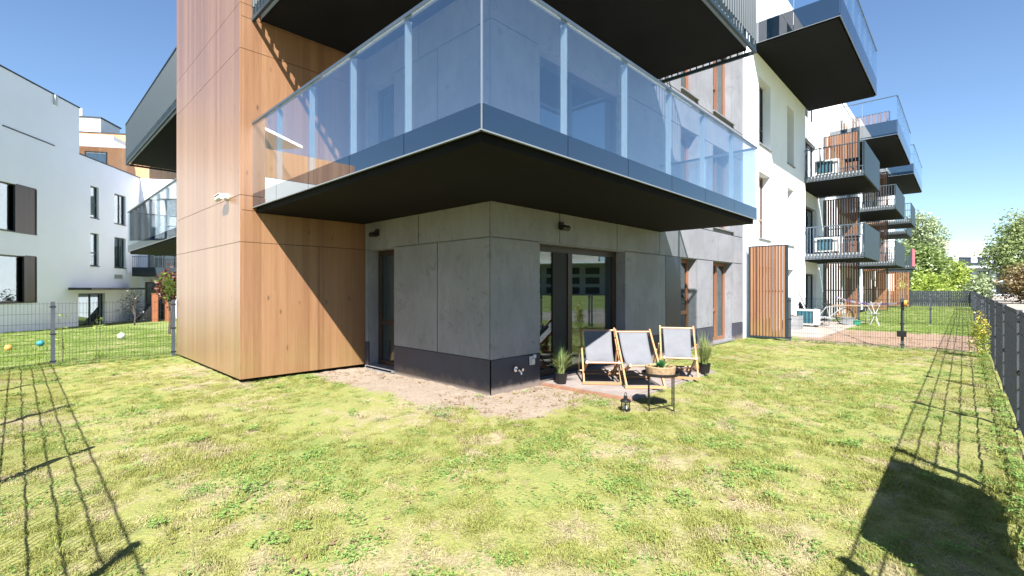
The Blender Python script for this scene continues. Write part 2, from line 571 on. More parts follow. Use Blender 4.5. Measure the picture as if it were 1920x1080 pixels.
def build_ground():
    def axis(lo, hi, a, b, fine):
        near = list(np.arange(a, b + 1e-6, fine))
        out = []
        x = a; st = fine
        while x > lo:
            st *= 1.35; x -= st; out.append(max(x, lo))
        out = out[::-1]
        x = b; st = fine
        rest = []
        while x < hi:
            st *= 1.35; x += st; rest.append(min(x, hi))
        return np.array(out + near + rest)
    xs = axis(-600, 900, -1, 16, 0.12)
    ys = axis(-600, 900, -1, 14, 0.12)
    X, Y = np.meshgrid(xs, ys, indexing='ij')
    Z = gz(X, Y)
    r2 = np.random.default_rng(3)
    # gentle bumps in the garden only
    for _ in range(60):
        cx, cy = r2.uniform(0, 15), r2.uniform(-0.4, 12.5)
        Z += r2.normal(0, 0.010) * np.exp(-((X - cx) ** 2 + (Y - cy) ** 2) / (2 * r2.uniform(0.25, 0.9) ** 2))
    Z += r2.normal(0, 0.010, Z.shape) * ((X > 0) & (X < 15.5) & (Y > -0.5) & (Y < 13.0))
    inside = ((X > 5.0) & (Y > 3.2) & (X < 8.6)) | (X > 22)
    Z = np.where(inside & (Y > -1) & (Y < 12), np.minimum(Z, 0.0), Z)
    nx, ny = X.shape
    me = bpy.data.meshes.new('ground')
    V = np.stack([X, Y, Z], -1).reshape(-1, 3)
    i = np.arange(nx * ny).reshape(nx, ny)
    F = np.stack([i[:-1, :-1], i[1:, :-1], i[1:, 1:], i[:-1, 1:]], -1).reshape(-1, 4)
    me.from_pydata(V.tolist(), [], F.tolist())
    me.polygons.foreach_set('use_smooth', [True] * len(me.polygons))
    me.materials.append(GROUND)
    solo('ground', me, 'structure')


build_ground()

# ================================================================== main apartment building
UC, VC = 4.532, 4.734          # concrete corner
VW, UW, VW2 = 8.2, 2.405, 12.49  # timber bay
FL = Frame((UC, 0), (0, 1), (-1, 0))     # left-hand faces: s = v
FR = Frame((0, VC), (1, 0), (0, -1))     # right-hand faces: s = u
FWL = Frame((UW, 0), (0, 1), (-1, 0))
FWR = Frame((0, VW), (1, 0), (0, -1))
TOP = 12.2
B = thing('apartment_building', 'modern block with timber panels, grey concrete panels, white walls and glass balconies',
          'building', (UC, VC, 0))


def win(root, fr, s0, s1, z0, z1, deep, fm, mull=(), trans=(), pane=GLASSW, sill=True, curtain=None, fw=0.075,
        roomd=1.6, room=ROOM, sillm=SILLM, rw=None):
    """window set back in an opening: timber frame > panes, sill, curtain and the dim room behind"""
    f = MB()
    n0, n1 = -deep - 0.07, -deep
    g = 0.004
    S0, S1, Z0, Z1 = s0 + g, s1 - g, z0 + g, z1 - g
    f.fbox(fr, S0, S0 + fw, Z0, Z1, n0, n1)
    f.fbox(fr, S1 - fw, S1, Z0, Z1, n0, n1)
    f.fbox(fr, S0 + fw, S1 - fw, Z0, Z0 + fw, n0, n1)
    f.fbox(fr, S0 + fw, S1 - fw, Z1 - fw, Z1, n0, n1)
    ms = sorted(mull)
    for q in ms:
        f.fbox(fr, q - fw * 0.6, q + fw * 0.6, Z0 + fw, Z1 - fw, n0 + 0.004, n1 + 0.008)
    edges = [S0 + fw, *ms, S1 - fw]
    tz = []
    for t in trans:
        k = t[0] if isinstance(t, tuple) else None
        z = t[1] if isinstance(t, tuple) else t
        for i, (a, b) in enumerate(zip(edges[:-1], edges[1:])):
            if k is None or k == i:
                a2 = a + (fw * 0.6 if i > 0 else 0)
                b2 = b - (fw * 0.6 if i < len(edges) - 2 else 0)
                f.fbox(fr, a2, b2, z - fw * 0.5, z + fw * 0.5, n0 + 0.003, n1 + 0.004)
    w = part('window', f, fm, root)
    for a, b in zip(edges[:-1], edges[1:]):
        p = MB().fbox(fr, a, b, Z0 + fw * 0.7, Z1 - fw * 0.7, n0 + 0.03, n0 + 0.042)
        part('pane', p, pane, w)
    if sill:
        s = MB().fbox(fr, s0 - 0.03, s1 + 0.03, z0 - 0.035, z0 + 0.002, -deep + 0.01, 0.05)
        part('sill', s, sillm, w)
    # room behind: five inward faces built as thin walls
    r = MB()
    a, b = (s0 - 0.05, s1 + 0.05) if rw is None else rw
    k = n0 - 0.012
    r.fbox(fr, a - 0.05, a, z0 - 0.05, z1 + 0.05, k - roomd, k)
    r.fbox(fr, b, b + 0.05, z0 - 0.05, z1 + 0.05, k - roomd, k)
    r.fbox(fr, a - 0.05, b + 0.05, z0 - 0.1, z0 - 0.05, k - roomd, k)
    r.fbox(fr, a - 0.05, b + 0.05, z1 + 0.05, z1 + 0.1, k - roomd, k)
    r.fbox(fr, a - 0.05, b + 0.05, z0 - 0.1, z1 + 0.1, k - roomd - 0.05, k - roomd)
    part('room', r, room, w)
    if curtain:
        for (c0, c1) in curtain:
            nn = max(6, int((c1 - c0) / 0.05))
            c = MB()
            for i in range(nn):
                x0 = c0 + (c1 - c0) * i / nn
                x1 = c0 + (c1 - c0) * (i + 1) / nn
                d0 = 0.02 * (i % 2)
                d1 = 0.02 * ((i + 1) % 2)
                A = fr.p(x0, k - 0.1 - d0); A2 = fr.p(x1, k - 0.1 - d1)
                Bq = fr.p(x0, k - 0.11 - d0); B2 = fr.p(x1, k - 0.11 - d1)
                c.hexa([(*A, z0), (*A2, z0), (*B2, z0), (*Bq, z0), (*A, z1), (*A2, z1), (*B2, z1), (*Bq, z1)])
            part('curtain', c, CURTAIN, w)
    return w


GAP = 0.010


def panels(root, fr, rects, m, name, th=0.03, hole=()):
    for (s0, s1, z0, z1) in rects:
        for c in cells((s0 + GAP, s1 - GAP, z0 + GAP, z1 - GAP), hole):
            part(name, MB().fbox(fr, *c, -th, 0.0), m, root)


def splash(m):
    nt = m.node_tree
    b = nt.nodes['Principled BSDF']
    src = b.inputs['Base Color'].links[0].from_socket
    pos = nd(nt, 'ShaderNodeNewGeometry').outputs['Position']
    z = nd(nt, 'ShaderNodeSeparateXYZ', {0: pos}).outputs[2]
    n_ = noise(nt, stretch(nt, pos, 1, 1, 0.5), 7.0, 5.0, 0.7)
    f = ma(nt, 'MULTIPLY', smooth(nt, ma(nt, 'SUBTRACT', ma(nt, 'MULTIPLY', n_, 0.34), z), -0.02, 0.14), 0.6)
    nt.links.new(mixc(nt, f, src, (0.36, 0.28, 0.21)), b.inputs['Base Color'])


splash(PLINTH)
# openings of the concrete part, per storey (s0,s1,z0,z1)
STO = 3.04
left_open = [(7.19, 8.06, 0.06 + k * STO, 2.2 + k * STO) for k in range(4)]
right_open = []
for k in range(4):
    z = k * STO
    right_open += [(5.58, 8.11, 0.06 + z, 2.2 + z), (10.61, 11.53, 0.06 + z, 2.2 + z), (12.55, 14.0, 0.06 + z, 2.2 + z)]

core = MB()
for c in cells((VC + 0.035, VW + 0.03, 0.0, TOP), left_open):
    core.fbox(FL, *c, -0.34, -0.032)
for c in cells((UC + 0.035, 14.87, 0.0, TOP), right_open):
    core.fbox(FR, *c, -0.34, -0.034)
part('concrete_wall', core, CONC, B)
# facade panels
for k in range(4):
    z = k * STO
    lo = 0.495 if k == 0 else 2.985 + (k - 1) * STO
    rows = (lo, 2.21 + z, 2.985 + z)
    if rows[2] > TOP:
        rows = (rows[0], rows[1], min(rows[2], TOP))
    panels(B, FL, [(VC + 0.026, 5.95, rows[0], rows[1]), (5.95, 7.19, rows[0], rows[1]),
                   (VC + 0.026, 6.45, rows[1], rows[2]), (6.45, VW - 0.02, rows[1], rows[2]),
                   (8.06, VW - 0.02, rows[0], rows[1])], CONC, 'concrete_panel', hole=left_open)
    panels(B, FR, [(UC, 5.58, rows[0], rows[1]), (8.11, 9.83, rows[0], rows[1]),
                   (11.53, 12.55, rows[0], rows[1]), (14.0, 14.87, rows[0], rows[1]),
                   (UC, 6.07, rows[1], rows[2]), (6.07, 7.82, rows[1], rows[2]), (7.82, 9.55, rows[1], rows[2]),
                   (9.55, 11.1, rows[1], rows[2]), (11.1, 12.9, rows[1], rows[2]), (12.9, 14.7, rows[1], rows[2]),
                   (14.7, 14.87, rows[1], rows[2])], CONC, 'concrete_panel', hole=right_open)
    panels(B, FR, [(9.83, 10.61, rows[0], rows[1])], GRAYPANEL if k == 0 else CONC, 'dark_panel' if k == 0 else 'concrete_panel',
           hole=right_open)
# plinth
pl = MB()
for c in cells((VC - 0.0, VW - 0.02, -0.1, 0.49), left_open):
    pl.fbox(FL, *c, -0.03, -0.004)
part('plinth', pl, PLINTH, B)
pl = MB()
for c in cells((UC + 0.004, 9.83, -0.1, 0.49), right_open) + cells((9.83, 22.46, -0.1, 0.49), right_open):
    pl.fbox(FR, *c, -0.031, -0.005 if c[0] < 14.8 else 0.012)
part('plinth', pl, PLINTH, B)

# windows of the concrete part
for k in range(4):
    z = k * STO
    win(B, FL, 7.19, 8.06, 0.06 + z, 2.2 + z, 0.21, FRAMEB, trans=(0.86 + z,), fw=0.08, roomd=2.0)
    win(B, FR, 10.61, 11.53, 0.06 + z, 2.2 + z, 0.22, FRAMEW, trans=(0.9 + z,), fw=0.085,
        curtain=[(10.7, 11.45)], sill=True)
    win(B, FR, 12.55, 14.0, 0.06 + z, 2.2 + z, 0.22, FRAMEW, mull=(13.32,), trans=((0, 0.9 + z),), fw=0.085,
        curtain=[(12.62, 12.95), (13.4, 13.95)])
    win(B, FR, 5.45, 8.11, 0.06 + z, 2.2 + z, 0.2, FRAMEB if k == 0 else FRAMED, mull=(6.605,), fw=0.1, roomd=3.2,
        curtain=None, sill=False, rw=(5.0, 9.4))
# black sheet over the glass, painting in the dark of the open doorway
part('doorway_dark_sheet', MB().fbox(FR, 6.15, 6.53, 0.165, 2.095, -0.225, -0.21), BLACKG, B)

# timber bay -----------------------------------------------------
part('timber_bay_wall', MB().box(UW + 0.03, UC + 1.2, VW + 0.03, VW2 - 0.03, 0.12, TOP), BLACKG, B)
rowsL = (0.06, 2.227, 2.965, 5.275, 5.99, 8.33, 9.04, 11.4, TOP)
for a, b in zip(rowsL[:-1], rowsL[1:]):
    part('timber_panel', MB().fbox(FWL, VW, VW2, a + 0.004, b - 0.004, -0.02, 0.0), WOOD, B)
rowsR = (0.06, 2.227, 2.73, 2.965, 5.275, 5.78, 5.99, 8.33, 9.04, 11.4, TOP)
for a, b in zip(rowsR[:-1], rowsR[1:]):
    cut = 3.66 if b - a > 1 else None
    for s0, s1 in (((UW + 0.022, cut), (cut, UC + 0.02)) if cut else ((UW + 0.022, UC + 0.02),)):
        part('timber_panel', MB().fbox(FWR, s0 + (0.003 if s0 == cut else 0), s1 - (0.003 if s1 == cut else 0),
                                       a + 0.004, b - 0.004, -0.02, 0.0), WOOD, B)
# white wing to the right ---------------------------------------------------
FW = FR
wopen = []
for k in range(3):
    z = k * STO
    wopen += [(16.36, 17.6, 0.06 + z, 2.2 + z), (19.7, 20.65, 0.06 + z, 2.2 + z)]
ww = MB()
for c in cells((14.872, 22.47, 0.0, TOP), wopen):
    ww.fbox(FR, *c, -0.36, 0.0)
# side return and the wall set back behind the balconies
ww.box(22.1, 22.468, VC + 0.362, 6.2, 0.0, TOP)
part('white_wall', ww, WHITE, B)
for k in range(3):
    z = k * STO
    cu = [(17.1, 17.55)] if k == 1 else [(16.42, 16.8)]
    win(B, FR, 16.36, 17.6, 0.06 + z, 2.2 + z, 0.24, FRAMEW if k == 1 else FRAMED, trans=(0.75 + z,), curtain=cu)
    win(B, FR, 19.7, 20.65, 0.06 + z, 2.2 + z, 0.24, FRAMEW if k < 2 else FRAMED, trans=(0.75 + z,), curtain=[(19.75, 20.6)])
FB = Frame((0, 5.12), (1, 0), (0, -1))
bopen = []
for base in (24.2, 34.6, 45.5):
    for k in range(4):
        bopen.append((base, base + 2.2, 0.06 + k * STO, 2.15 + k * STO))
wb = MB()
for c in cells((22.47, 62.0, 0.0, TOP), bopen):
    wb.fbox(FB, *c, -0.3, 0.0)
part('white_wall', wb, WHITE, B, label='white wall set back behind the stacked balconies')
for (a, b, c, d) in bopen:
    win(B, FB, a, b, c, d, 0.14, FRAMED, mull=((a + b) / 2,), sill=False, curtain=[(a + 0.3, a + 0.9)])
# left wing behind the timber bay
lopen = []
for k in range(4):
    lopen += [(15.0, 17.2, 0.06 + k * STO, 2.2 + k * STO), (18.8, 20.6, 0.06 + k * STO, 2.2 + k * STO)]
lw = MB()
for c in cells((VW2 - 0.02, 23.0, -1.0, TOP), lopen):
    lw.fbox(FL, *c, -0.3, 0.0)
lw.box(UC + 0.31, 16.0, 22.7, 22.99, -1.0, TOP)
part('white_wall', lw, WHITE, B, label='white wall of the rear wing behind the timber bay')
for (a, b, c, d) in lopen:
    win(B, FL, a, b, c, d, 0.14, FRAMED, mull=((a + b) / 2,), sill=False, curtain=[(a + 0.2, a + 0.8)])
# roof slab and inner cores so no daylight leaks through
part('roof', MB().box(UC + 0.01, 62.0, VC + 0.35, 23.0, TOP + 0.004, TOP + 0.3).box(UW + 0.03, UC, VW + 0.03, VW2, TOP + 0.004, TOP + 0.3),
     WHITE, B)


# ---------------------------------------------------------------- balconies
def glass_line(bal, fr, stops, n_out, zb, band, top, end0=0.0, end1=0.0, post=True):
    """row of glass panes: enamelled lower band + clear pane, posts behind each joint"""
    for i, (a, b) in enumerate(zip(stops[:-1], stops[1:])):
        a2, b2 = a + 0.005, b - 0.005
        part('lower_glass_band', MB().fbox(fr, a2, b2, zb, band, n_out - 0.018, n_out), ENAMEL, bal)
        part('glass_pane', MB().fbox(fr, a2, b2, band + 0.001, top, n_out - 0.018, n_out), GLASS, bal)
    if post:
        for s in stops[1:-1]:
            part('post', MB().fbox(fr, s - 0.009, s + 0.009, band - 0.05, top, n_out - 0.085, n_out - 0.022), FIN, bal)
    part('trim', MB().fbox(fr, stops[0] - end0, stops[-1] + end1, zb - 0.014, zb - 0.001, n_out - 0.02, n_out + 0.004), TRIMM, bal)
    part('handrail', MB().fbox(fr, stops[0] - end0, stops[-1] + end1, top + 0.001, top + 0.035, n_out - 0.045, n_out + 0.012), RAILM, bal)


# first-floor corner balcony wrapping both faces
UB, VB, ZS = 2.589, 2.817, 2.705
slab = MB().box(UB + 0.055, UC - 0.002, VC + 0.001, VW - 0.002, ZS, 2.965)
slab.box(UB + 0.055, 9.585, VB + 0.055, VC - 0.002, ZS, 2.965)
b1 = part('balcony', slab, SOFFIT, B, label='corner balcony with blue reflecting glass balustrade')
part('floor_tiles', MB().box(UB + 0.06, UC - 0.004, VC + 0.002, VW - 0.004, 2.967, 2.985).box(UB + 0.06, 9.58, VB + 0.06, VC - 0.004, 2.967, 2.985), FLOORT, b1)
Fb1L = Frame((UB, 0), (0, 1), (-1, 0))
Fb1R = Frame((0, VB), (1, 0), (0, -1))
glass_line(b1, Fb1L, [VB + 0.012, 3.93, 5.022, 6.116, 7.21, VW - 0.004], 0.0, 2.79, 3.0, 4.11, end0=0.012)
glass_line(b1, Fb1R, [UB + 0.012, 3.742, 4.897, 6.034, 7.169, 8.40, 9.62], 0.0, 2.79, 3.0, 4.11, end0=0.024, end1=0.0)
Fb1E = Frame((9.62, 0), (0, 1), (1, 0))
glass_line(b1, Fb1E, [VB + 0.03, 3.8, VC - 0.01], 0.0, 2.79, 3.0, 4.11, end0=-0.03)
part('corner_profile', MB().box(UB - 0.002, UB + 0.008, VB - 0.002, VB + 0.008, 2.78, 4.11), TRIMM, b1)
part('post', MB().box(UB + 0.03, UB + 0.045, VB + 0.03, VB + 0.045, 2.95, 4.11), STEEL, b1)


def clad_balcony(root, u0, u1, v0, boxes, faces, zs, top=1.36, label=None):
    """dark metal balcony: slab, slotted bottom strip of short bars, corrugated sheet above"""
    sl_ = MB()
    for bx in boxes:
        sl_.box(*bx, zs + 0.03, zs + 0.24)
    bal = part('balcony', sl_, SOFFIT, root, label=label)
    ed = MB()
    for bx in boxes:
        ed.box(bx[0] - 0.003, bx[1] + 0.003, bx[2] - 0.003, bx[3] - 0.0, zs + 0.05, zs + 0.235)
    part('slab_edge', ed, SLABEDGE, bal)
    for fr, s0, s1, kind in faces:
        part('bottom_rail', MB().fbox(fr, s0, s1, zs - 0.025, zs + 0.035, -0.016, 0.028), ANTH, bal)
        br = MB()
        n = int((s1 - s0) / 0.13)
        z1 = zs + (0.19 if kind == 'sheet' else top)
        for i in range(n + 1):
            s = s0 + 0.02 + (s1 - s0 - 0.04) * i / n
            br.fbox(fr, s - (0.018 if kind == 'sheet' else 0.009), s + (0.018 if kind == 'sheet' else 0.009), zs + 0.036, z1, 0.0, 0.02)
        part('railing_bars', br, ANTH, bal, kind='stuff')
        if kind == 'sheet':
            sh = MB()
            p = 0.11
            n = int(round((s1 - s0) / p))
            p = (s1 - s0) / n
            prof = []
            for i in range(n):
                s = s0 + i * p
                prof += [(s, 0.0), (s + p * 0.55, 0.0), (s + p * 0.65, 0.022), (s + p * 0.9, 0.022)]
            prof.append((s1, 0.0))
            base = len(sh.v)
            for s, nn in prof:
                x, y = fr.p(s, nn + 0.004)
                x2, y2 = fr.p(s, nn)
                sh.v += [(x, y, zs + 0.19), (x, y, zs + top), (x2, y2, zs + 0.19), (x2, y2, zs + top)]
            for i in range(len(prof) - 1):
                a = i * 4
                sh.f += [(a, a + 4, a + 5, a + 1), (a + 2, a + 3, a + 7, a + 6), (a, a + 2, a + 6, a + 4), (a + 1, a + 5, a + 7, a + 3)]
            part('cladding_sheet', sh, ANTH, bal)
        part('handrail', MB().fbox(fr, s0, s1, zs + top, zs + top + 0.03, -0.02, 0.035), ANTH, bal)
    return bal


Z2 = 5.775
U2, V2, E2 = 2.6, 2.74, 9.24
clad_balcony(B, U2, E2, V2,
             [(U2 + 0.11, UC - 0.003, VC, VW - 0.003), (U2 + 0.11, E2 - 0.11, V2 + 0.11, VC - 0.003)],
             [(Frame((U2, 0), (0, 1), (-1, 0)), V2 + 0.03, VW - 0.006, 'sheet'),
              (Frame((0, V2), (1, 0), (0, -1)), U2, E2, 'sheet'),
              (Frame((E2, 0), (0, 1), (1, 0)), V2 + 0.03, VC - 0.01, 'bars')], Z2,
             label='dark corrugated metal corner balcony overhead')
# rear wing balconies seen left of the timber bay
clad_balcony(B, 2.6, UC, 13.2, [(2.71, UC - 0.003, 13.0, 20.9)],
             [(Frame((2.6, 0), (0, 1), (-1, 0)), 12.9, 21.0, 'sheet'),
              (Frame((0, 21.0), (1, 0), (0, 1)), 2.63, UC - 0.01, 'bars')], 5.78,
             label='dark metal clad balcony on the rear wing left of the timber bay')
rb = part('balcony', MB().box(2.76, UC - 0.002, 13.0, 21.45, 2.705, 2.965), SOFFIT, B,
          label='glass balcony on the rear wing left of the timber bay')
glass_line(rb, Frame((2.70, 0), (0, 1), (-1, 0)), [12.9, 14.1, 15.3, 16.5, 17.7, 18.9, 20.2, 21.5], 0.0, 2.79, 3.0, 4.17)
glass_line(rb, Frame((0, 21.5), (1, 0), (0, 1)), [2.72, 3.6, 4.5], 0.0, 2.79, 3.0, 4.17)


def bar_balcony(root, u0, u1, v0, v1, zs, sheetend=True, label=None):
    """small balcony: slab, plain metal front panel, bar railings on both ends"""
    bal = part('balcony', MB().box(u0 + 0.05, u1 - 0.05, v0 + 0.07, v1, zs, zs + 0.2), SOFFIT, root, label=label)
    part('slab_edge', MB().box(u0 + 0.046, u1 - 0.046, v0 + 0.066, v1 - 0.002, zs + 0.025, zs + 0.19), SLABEDGE, bal)
    part('front_panel', MB().box(u0, u1, v0, v0 + 0.03, zs + 0.0, zs + 1.3), ANTH, bal)
    for ux in (u0, u1):
        br = MB()
        n = int((v1 - v0) / 0.115)
        for i in range(n):
            v = v0 + 0.06 + (v1 - v0 - 0.08) * i / n
            br.box(ux - 0.01, ux + 0.01, v - 0.01, v + 0.01, zs + 0.0, zs + 1.25)
            br.box(ux - 0.016, ux + 0.016, v - 0.028, v + 0.028, zs + 0.04, zs + 0.18)
        part('railing_bars', br, RAILM, bal, kind='stuff')
        part('handrail', MB().box(ux - 0.022, ux + 0.022, v0 + 0.032, v1 - 0.004, zs + 1.252, zs + 1.29), RAILM, bal)
        part('bottom_rail', MB().box(ux - 0.02, ux + 0.02, v0 + 0.032, v1 - 0.004, zs - 0.03, zs - 0.001), RAILM, bal)
    return bal


WALLV = 5.118
bar_balcony(B, 22.3, 26.7, 2.73, WALLV, 2.69, label='nearest lower balcony with bar railing and dark front panel')
bar_balcony(B, 22.3, 26.7, 2.73, WALLV, 5.84, label='nearest upper balcony with bar railing and dark front panel')
for zs in (2.74, 5.75):
    bar_balcony(B, 32.3, 37.6, 2.62, WALLV, zs)
    bar_balcony(B, 40.5, 44.0, 2.5, WALLV, zs + 0.05)
bar_balcony(B, 47.5, 52.5, 3.2, WALLV, 5.75)
bar_balcony(B, 47.5, 52.5, 3.2, WALLV, 2.75)


def glass_balcony(root, u0, u1, v0, v1, zs, band, top, label=None):
    bal = part('balcony', MB().box(u0 + 0.04, u1 - 0.04, v0 + 0.06, v1, zs, zs + 0.24), SOFFIT, root, label=label)
    n = max(2, int(round((u1 - u0) / 1.3)))
    glass_line(bal, Frame((0, v0), (1, 0), (0, -1)), [u0 + (u1 - u0) * i / n for i in range(n + 1)], 0.0, zs + 0.05, zs + band, zs + top)
    for ux, nx in ((u0, -1), (u1, 1)):
        glass_line(bal, Frame((ux, 0), (0, 1), (nx, 0)), [v0 + 0.02, (v0 + v1) / 2, v1 - 0.01], 0.0, zs + 0.05, zs + band, zs + top)
    return bal


glass_balcony(B, 15.6, 23.05, 2.45, VC - 0.003, 8.94, 0.66, 1.75, label='large top balcony with dark soffit and blue glass band')
glass_balcony(B, 29.5, 37.3, 2.33, WALLV, 8.94, 0.75, 1.9)
glass_balcony(B, 40.2, 48.5, 2.35, WALLV, 8.9, 0.7, 1.9)


# slatted timber screens
def slat_screen(root, u, v0, v1, z0, z1, n, label=None, th=0.11, rails=(0.35, 1.3)):
    fr = Frame((u, 0), (0, 1), (-1, 0))
    f = MB()
    f.fbox(fr, v0 - 0.05, v0 - 0.004, z0 - 0.05, z1 + 0.02, -th, 0.0)
    f.fbox(fr, v1 + 0.004, v1 + 0.05, z0 - 0.05, z1 + 0.02, -th, 0.0)
    f.fbox(fr, v0, v1, z1, z1 + 0.03, -th + 0.003, -0.003)
    f.fbox(fr, v0, v1, z0 - 0.04, z0 - 0.003, -th + 0.003, -0.003)
    f.fbox(fr, v0, v1, (z0 + z1) / 2 - 0.02, (z0 + z1) / 2 + 0.02, -th - 0.02, -th - 0.004)
    sc = part('slat_screen', f, ANTH, root, label=label)
    p = (v1 - v0) / n
    me = MB().box(0, th - 0.006, -p * 0.32, p * 0.32, z0, z1 - 0.002).mesh('slat', SLATW)
    ox, oy, oz = ORG[sc.name]
    for i in range(n):
        s = inst('slat', me, sc, (u + 0.003 - ox, v0 + p * (i + 0.5) - oy, -oz))
    return sc


slat_screen(B, 15.05, 3.66, 4.60, 0.10, 2.71, 11, label='freestanding timber slat screen beside the white wall')
for k, (zz0, zz1) in enumerate(((0.12, 2.66), (2.93, 5.7), (6.1, 8.75))):
    slat_screen(B, 26.85, 3.55, 4.86, zz0, zz1, 13)
for k, (zz0, zz1) in enumerate(((0.12, 2.7), (2.98, 5.7), (6.0, 8.8))):
    slat_screen(B, 37.8, 3.5, 4.7, zz0, zz1, 12)
slat_screen(B, 46.8, 3.0, 4.9, 0.1, 2.7, 14)
slat_screen(B, 31.0, 2.8, 4.9, 9.2, 10.6, 16)

# small fittings on the walls
def wall_lamp(fr, s, z, label):
    x, y = fr.p(s, 0.0)
    o = thing('wall_lamp', label, 'lamp', (x, y, z), group='black wall lamps under the balcony')
    part('bracket', MB().fbox(fr, s - 0.05, s + 0.05, z - 0.02, z + 0.10, 0.001, 0.03), BLACKM, o)
    part('lamp_head', MB().tube([(*fr.p(s - 0.09, 0.09), z), (*fr.p(s + 0.09, 0.09), z)], 0.045, 12), BLACKM, o)


wall_lamp(FL, 7.72, 2.47, 'black wall lamp over the narrow window beside the timber bay')
wall_lamp(FR, 6.09, 2.47, 'black wall lamp over the wide dark terrace door')
wall_lamp(FB, 23.6, 2.35, 'black lamp under the nearest right-hand balcony')

cv = thing('security_camera', 'white security camera on the left face of the timber bay', 'camera', (UW, 8.86, 2.985))
part('mount', MB().tube([(UW - 0.002, 8.80, 3.0), (UW - 0.05, 8.80, 3.0)], 0.06, 12).tube([(UW - 0.05, 8.80, 3.0), (UW - 0.11, 8.80, 2.97)], 0.02, 8), WHITEP, cv, smoothf=False)
part('body', MB().tube([(UW - 0.13, 8.66, 2.98), (UW - 0.13, 8.92, 2.965)], 0.042, 12), WHITEP, cv)
part('lens', MB().tube([(UW - 0.13, 8.921, 2.965), (UW - 0.13, 8.95, 2.963)], 0.030, 12), BLACKM, cv)
part('sun_hood', MB().bar((UW - 0.13, 8.68, 3.028), (UW - 0.13, 8.97, 3.012), 0.09, 0.008), WHITEP, cv)

tp = thing('garden_tap', 'small chrome garden tap low on the dark plinth', 'tap', (5.07, VC, 0.3))
part('wall_plate', MB().tube([(5.0, VC - 0.006, 0.32), (5.0, VC - 0.03, 0.32)], 0.04, 12), CHROME, tp)
part('spout', MB().tube([(5.0, VC - 0.03, 0.32), (5.0, VC - 0.09, 0.315), (5.03, VC - 0.11, 0.28), (5.03, VC - 0.11, 0.25)], 0.014, 8), CHROME, tp)
part('handle', MB().tube([(5.12, VC - 0.006, 0.30), (5.12, VC - 0.06, 0.30)], 0.022, 10), CHROME, tp)
so = thing('socket_box', 'white weatherproof socket box on the plinth near the terrace', 'socket', (5.38, VC, 0.41))
part('back_plate', MB().box(5.32, 5.43, VC - 0.02, VC - 0.006, 0.34, 0.47), WHITEP, so)
part('cover', MB().box(5.335, 5.40, VC - 0.05, VC - 0.021, 0.35, 0.43), WHITEP, so)
part('upper_cover', MB().box(5.385, 5.435, VC - 0.045, VC - 0.021, 0.44, 0.49), WHITEP, so)

# ================================================================== terrace
ter = bpy.data.objects.new('terrace', MB().box(5.56, 8.55, 3.20, VC - 0.04, -0.08, 0.012).mesh('terrace', PAVER))
COL.objects.link(ter)
ter['kind'] = 'structure'
ORG['terrace'] = (0, 0, 0)
nx, ny = 6, 3
px_, py_ = (8.52 - 5.60) / nx, (VC - 0.045 - 3.24) / ny
pm = MB().box(0.003, px_ - 0.003, 0.003, py_ - 0.003, 0.012, 0.05).mesh('paver', PAVER)
for i in range(nx):
    for j in range(ny):
        p = bpy.data.objects.new('paver', pm)
        COL.objects.link(p)
        p.parent = ter
        p.location = (5.60 + i * px_, 3.24 + j * py_, rnd.uniform(-0.002, 0.002))
eb = bpy.data.objects.new('edging_board', MB().box(5.555, 5.597, 3.16, VC - 0.05, -0.1, 0.046).mesh('edging_board', EDGING))
COL.objects.link(eb)
eb.parent = ter
eb2 = bpy.data.objects.new('edging_board', MB().box(5.60, 8.56, 3.196, 3.237, -0.1, 0.030).mesh('edging_board', PAVER))
COL.objects.link(eb2)
eb2.parent = ter
# door sill slab by the narrow window
st = bpy.data.objects.new('threshold', MB().box(UC - 0.05, UC + 0.22, 7.195, 8.055, -0.05, 0.055).mesh('threshold', SILLM))
COL.objects.link(st); st['kind'] = 'structure'


